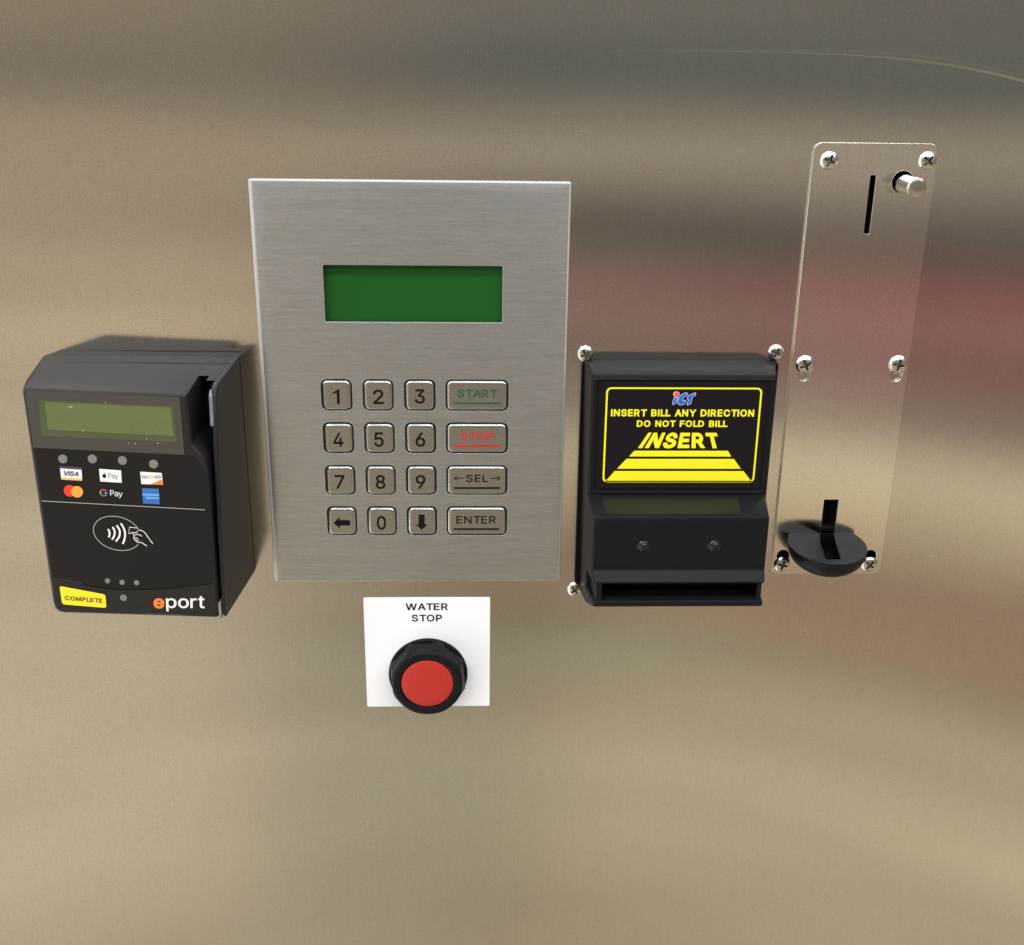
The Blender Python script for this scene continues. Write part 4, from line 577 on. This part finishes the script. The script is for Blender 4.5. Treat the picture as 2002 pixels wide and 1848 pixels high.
# ---------------------------------------------------------------- water stop label and push button
LO = (-37.4, 0, -87)
wl = thing('water_stop_label', 'white square label reading WATER STOP, stuck on the steel under the keypad', 'label', LO)
sh = obj('sheet', slab([rrect(-65.7,-114.9,-9.1,-59.1,.7,3)], 0.02, .22, .05, 1), M['white'], wl, shift=LO)
obj('lettering', raw_sheet(join_raw([text_raw('WATER', box_quad(-47.0,-62.0,-28.0,-65.4), 20, gap=95), text_raw('STOP', box_quad(-44.4,-67.6,-30.7,-71.1), 20, gap=90)]), flat(.30)),
    M['labelink'], sh, shift=LO)
BO = (-37.3, 0, -97.5)
pb = thing('push_button', 'round red push button in a faceted black plastic ring on the white label', 'push button', BO)
N = 96
def octa(a, R, flatk):
    """radius of an eight-sided ring with corners at 27 degrees"""
    t = (math.degrees(a) - 27) % 45 - 22.5
    rf = R*math.cos(math.radians(22.5))/math.cos(math.radians(t))
    return rf*flatk + R*(1-flatk)
def ring_obj(name, prof, mat, parent, k=None, cap0=False, cap1=False):
    rings = []
    for i, (r, h) in enumerate(prof):
        fk = k[i] if k else 0
        rings.append([(octa(2*math.pi*j/N, r, fk)*math.cos(2*math.pi*j/N), -h, octa(2*math.pi*j/N, r, fk)*math.sin(2*math.pi*j/N)) for j in range(N)])
    return obj(name, loft(rings, cap0, cap1), mat, parent, deg=40)
ring_obj('collar', [(18.0,.2),(18.0,1.2),(17.8,1.55),(17.4,1.7),(12,1.7)], M['black'], pb)
ring_obj('bezel', [(17.9,1.65),(17.9,4.6),(17.7,5.0),(17.0,7.2),(16.4,8.8),(16.0,9.5),(15.4,9.95),(14.6,10.1),(12.7,10.1),(12.25,9.9),(12.1,9.3),(12.1,6)],
         M['black'], pb, k=[1,1,1,.75,.3,.1,0,0,0,0,0,0])
ring_obj('cap', [(11.75,5.5),(11.75,9.3),(11.65,9.6),(11.4,9.75),(8,9.85),(3,9.9)], M['red'], pb, cap1=True)

# ---------------------------------------------------------------- coin plate
CO = (140.8, 0, 45)
cp = thing('coin_plate', 'tall narrow steel coin acceptor plate with coin slot, return rod and black cup', 'coin acceptor', CO)
holes = [box_pts(140.05,102.3,142.35,125.0), circ(153.2,122.5,4.3), box_pts(136.5,-30.5,142.8,-11.9),
         slot(121.7,43.9,48.8,2.55), slot(161.0,43.9,49.0,2.55), slot(120.9,-42.3,-38.4,2.75), slot(160.1,-42.4,-38.6,2.75)]
obj('face_plate', slab([rrect(116.3,-47.3,165.6,137.2,3.6,8)] + holes, .05, 1.75, .16, 3), M['coin'], cp, shift=CO)
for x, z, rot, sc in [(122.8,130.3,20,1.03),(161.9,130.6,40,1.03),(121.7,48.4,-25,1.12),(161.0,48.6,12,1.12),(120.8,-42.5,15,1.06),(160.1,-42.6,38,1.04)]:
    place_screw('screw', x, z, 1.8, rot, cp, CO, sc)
well('coin_slot', 139.2,100.8,143.4,126.2, 12, cp, CO, M['recess'])
well('return_opening', 135.2,-27.0,144.2,-10.5, 14, cp, CO, M['recess'])
well('rod_opening', 147,116,160,129, 12, cp, CO, M['recess'])
well('slot_back', 117,-46.5,124.5,-33, 8, cp, CO, M['recess']); well('slot_back', 156.5,-46.5,164,-33, 8, cp, CO, M['recess'])
rings = revolve([(3.75,-8),(3.75,14.2),(3.6,14.9),(3.3,15.3),(2.6,15.55),(1.2,15.6)], 48)
rod = obj('return_rod', loft(rings, True, True), M['rod'], cp, deg=30); rod.location = (Vector((153.6,0,121.9))-Vector(CO))*MM
rod.rotation_euler = (math.radians(2.0), 0, math.radians(1.2))
# half-bowl return cup: a nearly full disc with a slot, and the bowl under it
DX, DD, R = 136.9, 10.6, 16.8
top_z = lambda d: -27.6 - .135*d
outer = []
a0 = math.asin((DD-1.7)/R)
for k in range(49):
    a = -a0 + (math.pi + 2*a0)*k/48; outer.append((DX + R*math.cos(a), DD + R*math.sin(a)))
slotp = [(136.3,2.2),(142.3,2.2),(140.8,11),(139.2,22.6),(138.4,23.4),(133.0,23.5),(132.5,22.8),(134.0,11)]
V, F = curve_mesh([outer, slotp], 0, 0, 0)
V = [(x, -y, top_z(y)) for x, y, z in V]
n0 = len(V)
nl = 10; rings = []
for j in range(nl+1):
    t = j/nl; s = math.cos(t*math.pi/2*.97) if j else 1.0; dz = -9.5*math.sin(t*math.pi/2*.97)
    s = (1 - t**2.2)**.5 if t < 1 else .05; dz = -13*t
    ring = []
    for x, d in outer:
        X = DX + (x-DX)*s; D = 1.7 + (d-1.7)*(.15+.85*s) if d > 1.7 else d
        ring.append((X, -D, top_z(D) - .25*(j > 0) + dz))
    rings.append(ring)
Vb = [p for r in rings for p in r]; nb = len(outer); Fb = []
for i in range(nl):
    for k in range(nb-1):
        a = i*nb+k; Fb.append((a, a+nb, a+nb+1, a+1))
cup = obj('return_cup', weld(mesh_from(*join_raw([(V, F), (Vb, Fb)]))), M['black'], cp, shift=CO, deg=50)
# walls of the chute let into the cup
rg = [[(x, -d, top_z(d)-dz) for x, d in slotp] for dz in (0, 7)]
obj('chute', loft(rg, False, True), M['slotblack'], cup, shift=CO)
for x in (128.3, 145.4):
    me = mesh_from([(x+1.0*math.cos(a*math.pi/6), -(10.2+.9*math.sin(a*math.pi/6)), top_z(10.2+.9*math.sin(a*math.pi/6))+.07) for a in range(12)], [tuple(range(12))])
    obj('pin_hole', me, M['recess'], cup, shift=CO)

# ---------------------------------------------------------------- bill acceptor
IO = (70, 0, 0)
ba = thing('bill_acceptor', 'black bill acceptor with a yellow printed sticker and a wide bill mouth', 'bill acceptor', IO)
def interp(t, pts):
    if t <= pts[0][0]: return pts[0][1]
    for (a, b), (c, d) in zip(pts, pts[1:]):
        if t <= c: return b + (d-b)*(t-a)/(c-a)
    return pts[-1][1]
X0, X1 = 28.9, 110.6
def bx(X, d, z):
    u = (X-X0)/(X1-X0)
    l = interp(d, [(0,29.2),(6,30.0),(20,30.6),(32,32.1),(37,32.9)]) + (1.5 if z < -47 else 0)*(1-d/40)
    r = interp(d, [(0,110.4),(6,107.8),(20,105.1),(32,104.2),(37,103.3)])
    return l + (r-l)*u
obj('base_sheet', slab([rrect(28.4,-52.5,110.9,49.9,2.5,5)], .05, 1.4, .3, 2), M['slotblack'], ba, shift=IO)  # thin black sheet that outlines the base of the housing
prof = [(0.6,49.9),(13,49.8),(16.8,49.3),(19.2,48.2),(20,46.6),(20,-2.7),(20.3,-3.3),(31.3,-7.6),(32.2,-8.3),(32.5,-9.4),(32.5,-31.0),(32.8,-31.6),(36.2,-34.2),(36.6,-34.9),(36.2,-35.6),(24,-35.9),
        (22,-36.2),(22,-43.2),(24,-43.5),(36.0,-43.5),(36.6,-43.9),(36.6,-45.4),(36,-46.2),(30,-48.5),(20,-52),(.6,-55.8)]
hz = obj('housing', prism_x(prof, X0, X1, .9, 4, bx), M['black'], ba, shift=IO, deg=32)
obj('face_rim', slab([rrect(31.2,-2.3,104.5,46.9,1.0,4), rrect(33.0,-.9,102.9,46.2,1.0,4)], 19.9, 20.75, .3, 2), M['black'], hz, shift=IO)
for xa, xb in ((30.1,33.2),(107.4,109.5)):
    obj('cheek', prism_x([(2,-34),(34.6,-34.2),(36.1,-35),(36.1,-45.2),(34,-46.4),(2,-51.5)], xa, xb, .5, 2, bx), M['black'], hz, shift=IO)
raws = []
for i in range(7):
    for j, zz in ((0,-38.2),(1,-40.6)):
        xa = 38 + i*9.3 + j*4.6
        raws.append(([(xa,-22.05,zz-.3),(xa+4.6,-22.05,zz-.3),(xa+4.6,-27.5,zz),(xa,-27.5,zz),(xa,-22.05,zz+.3),(xa+4.6,-22.05,zz+.3)], [(0,1,2,3),(3,2,5,4),(0,3,4),(1,5,2)]))
V, F = join_raw(raws)
obj('ledge_window', mesh_from([(36.5,-20.95,-3.45),(93.5,-20.95,-3.45),(92.5,-30.6,-7.2),(37.5,-30.6,-7.2)], [(3,2,1,0)]), M['smoked'], hz, shift=IO)
obj('guide_teeth', mesh_from(V, F), M['seam'], hz, shift=IO)
for x in (53.2, 82.5):
    rings = revolve([(2.75,-.3),(2.75,.05),(2.45,.35),(2.2,.25),(2.0,.3),(1.6,.65),(.9,.95),(.3,1.02)], 32)
    o = obj('indicator_lens', loft(rings, False, True), M['led'], hz, deg=40); o.location = (Vector((x,-32.5,-21.0))-Vector(IO))*MM
# front sticker
st = obj('sticker', slab([rrect(34.5,.3,101.6,45.3,1.6,4)], 20.02, 20.24, .08, 1), M['sticker'], ba, shift=IO)
T = flat(20.31)
def frame_raw(o, i):
    V = [(x, z, 0) for x, z in o] + [(x, z, 0) for x, z in i]; n = len(o)
    return V, [(k, (k+1) % n, n+(k+1) % n, n+k) for k in range(n)]
fr = frame_raw(rrect(36.6,2.8,99.7,43.3,2.1,6), rrect(37.35,3.5,98.95,42.6,1.5,6))
yl = [fr, text_raw('INSERT BILL ANY DIRECTION', box_quad(38.9,34.2,97.2,31.15), 34, gap=80, space=300),
      text_raw('DO NOT FOLD BILL', box_quad(49.6,29.55,86.7,26.75), 34, gap=80, space=300),
      text_raw('INSERT', [(54.6,24.4),(82.4,24.4),(85.1,17.6),(50.5,17.6)], 40, gap=75)]
for q in ([(49.2,16.6),(87.7,16.6),(89.3,14.1),(47.1,14.1)], [(46.1,13.1),(90.5,13.1),(93.7,8.8),(42.4,8.8)], [(41.5,7.8),(94.9,7.8),(98.8,3.0),(37.6,3.0)]):
    yl.append(([(x, z, 0) for x, z in reversed(q)], [(0,1,2,3)]))
obj('lettering', raw_sheet(join_raw(yl), T), M['yellow'], st, shift=IO)
I_ = [(64.25,38.9),(65.35,39.0),(65.15,37.6),(64.9,36.9),(63.9,36.3),(63.75,36.5),(64.0,37.9)]
C_ = [(69.3,40.8),(69.2,40.3),(68.8,39.9),(68.0,39.4),(67.5,38.8),(67.35,38.1),(67.6,37.7),(68.1,37.8),(68.75,37.9),(68.85,37.3),(68.5,36.7),(67.5,36.2),(66.5,36.2),(65.9,36.8),(65.8,37.7),(66.1,38.9),(66.9,40.0),(68.0,40.7),(68.9,41.0)]
T_ = [(69.8,39.8),(72.5,41.0),(72.7,40.7),(72.5,40.1),(71.4,39.4),(71.25,38.5),(71.1,37.2),(70.7,36.5),(69.8,36.1),(69.8,36.9),(70.15,38.2),(69.7,38.6)]
obj('logo_outline', raw_sheet(join_raw([curve_mesh([p], 0, 0, 0, offset=.24) for p in (I_, C_, T_)]), flat(20.31)), M['outline'], st, shift=IO)
obj('logo_letters', raw_sheet(join_raw([fill(p) for p in (I_, C_, T_)]), flat(20.37)), M['logoblue'], st, shift=IO)
obj('logo_dot_rim', sheet([circ(64.95,40.55,1.3,24,1.12)], flat(20.33)), M['pink'], st, shift=IO)
obj('logo_dot', sheet([circ(64.98,40.55,.98,24,.82)], flat(20.40)), M['dotred'], st, shift=IO)

# ---------------------------------------------------------------- card reader
RO = (-150, 0, 0)
cr = thing('card_reader', 'black card reader with a display, card slot, card logos and a yellow COMPLETE sticker', 'card reader', RO)
DF = 47.0
fd = lambda z, off=0: DF + off
def fm(x, z):
    """artwork sheet coordinates -> position on the front of the reader"""
    return -0.363444 + 0.977091*x + (-0.00506698)*z + (-0.000319383)*x*z, 3.51366 + 1.02594*z + (-0.000335403)*z*z
def fs(off):
    def f(x, z):
        X, Z = fm(x, z); return (X, -fd(Z, off), Z)
    return f
def back_pt(x, z):
    """where the outline of the front lands on the wall"""
    u = min(max((-117-x)/66, 0), 1); v = min(max((z+46)/94, 0), 1)
    return x - u*(7.6*(1-v) + 9.0*v), z
front = [(-189.2+2.0,45.4),(-160,44.1),(-128.3,42.9),(-127.2,42.5),(-126.9,41.5),(-125.9,24),(-125.2,22.9),(-123.6,21.4),(-122.0,19.4),(-120.9,17.0),(-120.2,13),(-119.9,5),(-119.2,-25),
         (-118.6,-45.4),(-118.9,-46.2),(-119.8,-46.7),(-150,-45.6),(-180.5,-44.5),(-182.6,-43.8),(-183.7,-42.6),(-184.3,-40.5),(-186.6,0),(-189.2,43.4),(-189.0,44.8),(-188.3,45.3)]
front = [fm(*p) for p in front][::-1]
def inset(pts, t):
    n = len(pts); out = []
    for i in range(n):
        a, p, b = Vector(pts[i-1]), Vector(pts[i]), Vector(pts[(i+1) % n])
        e1 = (p-a).normalized(); e2 = (b-p).normalized(); nn = Vector((-(e1.y+e2.y), e1.x+e2.x)); nn.normalize()
        k = 1/max(.5, nn.dot(Vector((-e1.y, e1.x)))); out.append((p.x+nn.x*t*k, p.y+nn.y*t*k))
    return out
area_ = sum(front[i-1][0]*front[i][1]-front[i][0]*front[i-1][1] for i in range(len(front)))
if area_ < 0: front = front[::-1]
def top_push(z, d):
    # the roof of the body climbs towards the wall
    return max(0, min(1, (z-38)/6)) * (50.5-z) * interp(d, [(0,1),(10,.85),(44,.05),(46,0)]) + max(0, min(1, (-38-z)/6)) * (-46-z) * (1-d/46)
rings = []
for back, ins in [(0,1.3),(.12,.7),(.5,.25),(1.1,0)]:
    rings.append([(x, -(fd(z)-back), z) for x, z in inset(front, ins)])
for w in (.2, .4, .6, .77, .79, 1.0):
    ring = []
    for x, z in front:
        xb, zb = back_pt(x, z); d = (fd(z)-1.1)*(1-w); ring.append((x+(xb-x)*w**.8, -d, z + top_push(z, d)))
    rings.append(ring)
rings = rings[::-1]
obj('body', loft(rings, False, True), M['readerblack'], cr, shift=RO, deg=28)
# right-hand rail beside the card slot
def rail_x(X, d, z):
    k = min(max((47-z)/92, 0), 1)
    return X - (1.0+1.6*k)*d/45 if X > -115 else X + 1.1*(1-k) + .6*k
rail = obj('rail', prism_x([(0.2,50.4),(9,50.2),(11,49.9),(34.5,48.4),(37.5,47.3),(39.2,44.5),(42.5,20),(45.2,-10),(46.6,-42.0),(46.2,-44.2),(44.6,-45.6),(.2,-46.3)], -117.0, -112.7, .8, 4, rail_x), M['readerblack'], cr, shift=RO, deg=30)
obj('roof', prism_x([(0.2,50.35),(9,50.15),(11,49.85),(24.5,48.5),(16,45.6),(.2,45)], -126.5, -115.5, .05, 2), M['readerblack'], cr, shift=RO, deg=30)
obj('roof_corner', prism_x([(9,50.1),(11,49.8),(31,48.3),(22,45.6),(9,45)], -119.2, -115.4, .05, 2), M['readerblack'], cr, shift=RO, deg=30)
obj('card_slot', prism_x([(0.2,48),(18,46),(26,10),(30,-33),(.2,-36)], -124, -115.3, .05, 1), M['slotblack'], cr, shift=RO)
obj('card_guide', prism_x([(30,46),(37.4,46.2),(39.4,44.5),(41.0,33),(34,31)], -116.6, -115.2, .3, 2), M['clearguide'], rail, shift=RO)
obj('lower_gap_strip', prism_x([(36,-39),(46.8,-38.6),(46.8,-45.3),(36,-45.3)], -117.9, -116.8, .1, 1), M['clearguide'], rail, shift=RO)  # grey strip added to stand for the bright gap beside the rail
obj('seam', raw_sheet(stroke([(-189.3,49.98),(-114,49.98)], .35), lambda x, z: (x, -10.4, z+.2)), M['seam'], cr, shift=RO).hide_render = False
# front overlay, display window
obj('overlay', sheet([[(-186.2,22.0),(-128.6,19.4),(-125.0,19.6),(-121.4,13),(-121.0,4),(-120.2,-31.5),(-141,-34.4),(-153.2,-34.6),(-166.1,-33.5),(-181.6,-29.8),(-183.2,-29.6)]], fs(.06)), M['overlay'], cr, shift=RO)
wn = obj('display_window', sheet([[(-187.8,44.6),(-129.4,42.0),(-128.8,19.6),(-186.5,22.4)][::-1]], fs(.14)), M['window'], cr, shift=RO)
dp = obj('display', sheet([[(-183.1,40.8),(-132.4,38.6),(-131.9,37.9),(-131.5,24.6),(-182.9,27.0)][::-1]], fs(.20)), M['lcd3'], wn, shift=RO)
obj('display_centre', sheet([[(-180.6,40.1),(-133.2,38.0),(-132.5,27.0),(-180.2,29.4)][::-1]], fs(.24)), M['lcd2'], dp, shift=RO)  # paler olive field inside the darker display border
for i, (x, z, r) in enumerate([(-171.2,38.3,.55),(-170.6,37.9,.4),(-167.1,29.0,.42),(-149.9,24.2,.3),(-147.4,24.0,.4),(-143.0,25.8,.35),(-138.7,24.2,.45),(-157.7,39.9,.32)]):
    raw = fill([(x+r*random.uniform(.6,1.1)*math.cos(a*math.pi/4), z+r*random.uniform(.4,.8)*math.sin(a*math.pi/4)) for a in range(8)])
    obj('paint_speck', raw_sheet(raw, fs(.27)), M['printgrey'], wn, shift=RO)
for x, z in [(-175.6,18.0),(-164.3,18.0),(-152.8,17.4),(-140.9,16.0)]:
    obj('indicator_lens', sheet([circ(x,z,1.75,24)], fs(.16)), M['lamp_grey'], cr, shift=RO)
for x, z, r in [(-161.9,-31.0,1.05),(-156.2,-31.6,1.05),(-150.5,-31.8,1.05),(-156.1,-38.0,1.35)]:
    obj('indicator_lens', sheet([circ(x,z,r,20)], fs(.16)), M['lamp_grey'], cr, shift=RO)
def mark(name, raw, mat, parent=cr, off=.16): return obj(name, raw_sheet(raw, fs(off)), M[mat], parent, shift=RO)
q2 = lambda *p: ([(x, z, 0) for x, z in p], [tuple(range(len(p)))[::-1]])
# six payment marks
v = mark('payment_mark', q2((-177.0,15.1),(-168.7,14.5),(-168.8,9.4),(-176.8,9.9)), 'printwhite')
mark('stripe', q2((-177.0,15.1),(-168.7,14.5),(-168.7,13.75),(-177.0,14.35)), 'navy', v, .22)
mark('stripe', q2((-176.8,10.75),(-168.8,10.2),(-168.8,9.4),(-176.8,9.9)), 'gold', v, .22)
mark('lettering', text_raw('VISA', [(-175.6,13.4),(-169.8,12.95),(-170.1,11.2),(-175.5,11.5)], 22, gap=30, shear=.2), 'navy', v, .28)
v = mark('payment_mark', q2((-162.0,14.1),(-153.6,13.5),(-153.6,8.6),(-161.9,9.1)), 'printwhite')
mark('lettering', text_raw('Pay', [(-158.7,12.5),(-154.7,12.2),(-154.9,9.6),(-158.7,9.9)], 0, gap=40), 'lettergrey', v, .22)
ap = [(-159.55,11.9),(-159.45,11.3),(-159.6,10.8),(-159.9,10.45),(-160.15,10.55),(-160.45,10.45),(-160.8,10.9),(-160.9,11.5),(-160.7,11.95),(-160.3,12.1),(-160.1,12.0),(-159.85,12.1)]
mark('emblem', join_raw([fill(ap), fill([(-160.15,12.2),(-160.1,12.5),(-159.8,12.75),(-159.85,12.4)])]), 'ink', v, .22)
v = mark('payment_mark', q2((-146.3,13.0),(-138.0,12.5),(-137.7,7.8),(-146.1,8.1)), 'printwhite')
mark('stripe', q2((-138.0,10.0),(-137.75,7.8),(-142.8,7.95)), 'orange', v, .22)
for nm, w, xa, xb, mt in (('lettering','DISC',-145.9,-142.9,'lettergrey'),('lettering','VER',-141.2,-138.2,'lettergrey'),('lettering','O',-142.7,-141.5,'amber')):
    mark(nm, text_raw(w, [(xa,11.6),(xb,11.45),(xb,10.25),(xa,10.4)], 8, gap=50), mt, v, .26)
v = mark('payment_mark', fill(circ(-173.9,5.4,2.3,28)), 'cardred'); mark('disc', fill(circ(-171.1,5.05,2.3,28)), 'amber', v, .22)
gq = [(-162.2,6.1),(-159.3,5.9),(-159.5,3.2),(-162.4,3.3)]
gc, gr = (-160.9,4.65), 1.25
def arc(a0, a1, n=8): return [(gc[0]+gr*math.cos(math.radians(a0+(a1-a0)*k/n)), gc[1]+gr*math.sin(math.radians(a0+(a1-a0)*k/n))) for k in range(n+1)]
v = mark('payment_mark', text_raw('Pay', [(-158.4,5.7),(-153.5,5.3),(-153.8,2.4),(-158.4,2.8)], 0, gap=40), 'printwhite')
for a0, a1, mt in ((35,150,'gred'),(150,205,'gyellow'),(205,300,'ggreen'),(300,360,'gblue')): mark('arc', stroke(arc(a0, a1), .5), mt, v, .18)
mark('arc', stroke([(gc[0]+.1,gc[1]),(gc[0]+gr+.2,gc[1])], .5), 'gblue', v, .2)
v = mark('payment_mark', q2((-145.9,6.5),(-139.5,6.2),(-139.5,0.0),(-145.9,0.4)), 'blue')
mark('stripe', q2((-145.9,4.4),(-139.5,4.15),(-139.5,3.3),(-145.9,3.5)), 'paleblue', v, .22); mark('stripe', q2((-145.1,3.1),(-139.5,2.95),(-139.5,2.1),(-144.5,2.2)), 'paleblue', v, .22)
mark('dividing_line', stroke([(-185.1,1.4),(-122.1,-2.2)], .28), 'printgrey')
# contactless mark
el = [(-156.75+9.15*math.cos(t)+.0, -11.65+6.85*math.sin(t)-.126*9.15*math.cos(t)) for t in [math.radians(18+ (312)*k/60) for k in range(61)]]
v = mark('contactless_mark', stroke(el, .3), 'printgrey')
for (tx,tz),(bx_,bz),(mx_,mz) in (((-160.2,-9.9),(-160.2,-13.2),(-159.7,-11.6)),((-158.4,-9.1),(-159.0,-14.1),(-157.7,-11.6)),((-156.8,-8.4),(-157.5,-14.9),(-155.7,-11.6)),((-155.1,-7.6),(-154.9,-15.9),(-153.7,-11.6))):
    pts = []
    for k in range(9):
        t = k/8; cxx = 2*mx_-.5*(tx+bx_); czz = 2*mz-.5*(tz+bz)
        pts.append(((1-t)**2*tx+2*t*(1-t)*cxx+t*t*bx_, (1-t)**2*tz+2*t*(1-t)*czz+t*t*bz))
    mark('wave', stroke(pts, .72), 'printwhite', v)
hand = [stroke([(-151.8,-9.1),(-148.4,-9.6),(-148.9,-11.2),(-152.3,-11.7)], .3, True), stroke([(-148.4,-10.2),(-147.2,-10.5),(-146.0,-11.3),(-144.6,-13.6),(-143.1,-15.9)], .3),
        stroke([(-150.9,-11.0),(-150.2,-12.6),(-149.5,-12.0),(-148.2,-12.2),(-147.2,-12.8)], .3), stroke([(-150.2,-12.8),(-150.5,-13.6),(-149.8,-14.6),(-148.8,-15.4),(-147.6,-15.3),(-145.5,-16.8)], .3),
        stroke([(-150.1,-13.4),(-148.8,-13.7)], .25), stroke([(-149.7,-14.4),(-148.5,-14.5)], .25)]
mark('hand', join_raw(hand), 'printwhite', v)
# lower trim line, sticker and wordmark
mark('trim_line', stroke([(-181.9,-29.9),(-178,-30.8),(-172,-32.4),(-166.1,-33.6),(-160,-34.4),(-153.2,-34.7),(-141.5,-34.5),(-130,-33.3),(-120.4,-32.2)], .3), 'slotblack')
mark('trim_edge', stroke([(-181.2,-29.9),(-176,-31.1),(-171.5,-32.2)], .22), 'seam', off=.2)
yq = [(-180.9,-33.0),(-163.1,-36.6),(-163.1,-42.2),(-180.4,-40.6)]
def rq(q, r=1.0):
    out = []
    for i in range(4):
        a, p, b = Vector(q[i-1]), Vector(q[i]), Vector(q[(i+1) % 4]); u = p+(a-p).normalized()*r; w = p+(b-p).normalized()*r
        for k in range(4):
            t = k/3; out.append(tuple((1-t)**2*u+2*t*(1-t)*p+t*t*w))
    return out
v = mark('complete_sticker', fill(rq(yq)), 'yellow2', off=.22)
mark('lettering', text_raw('COMPLETE', [(-179.2,-37.0),(-164.4,-38.3),(-164.6,-40.1),(-179.2,-38.8)], 26, gap=90), 'darkyellow', v, .30)
v = mark('wordmark', text_raw('port', [(-139.4,-37.4),(-123.9,-37.5),(-124.3,-43.9),(-139.5,-43.7)], 10, gap=50), 'printwhite')
mark('lettering', text_raw('e', [(-144.3,-38.2),(-139.9,-38.3),(-140.3,-42.6),(-144.5,-42.5)], 30), 'orange', v)
mark('bottom_catch', stroke([(-148,-44.6),(-131.5,-45.3)], .3), 'seam', off=.1)
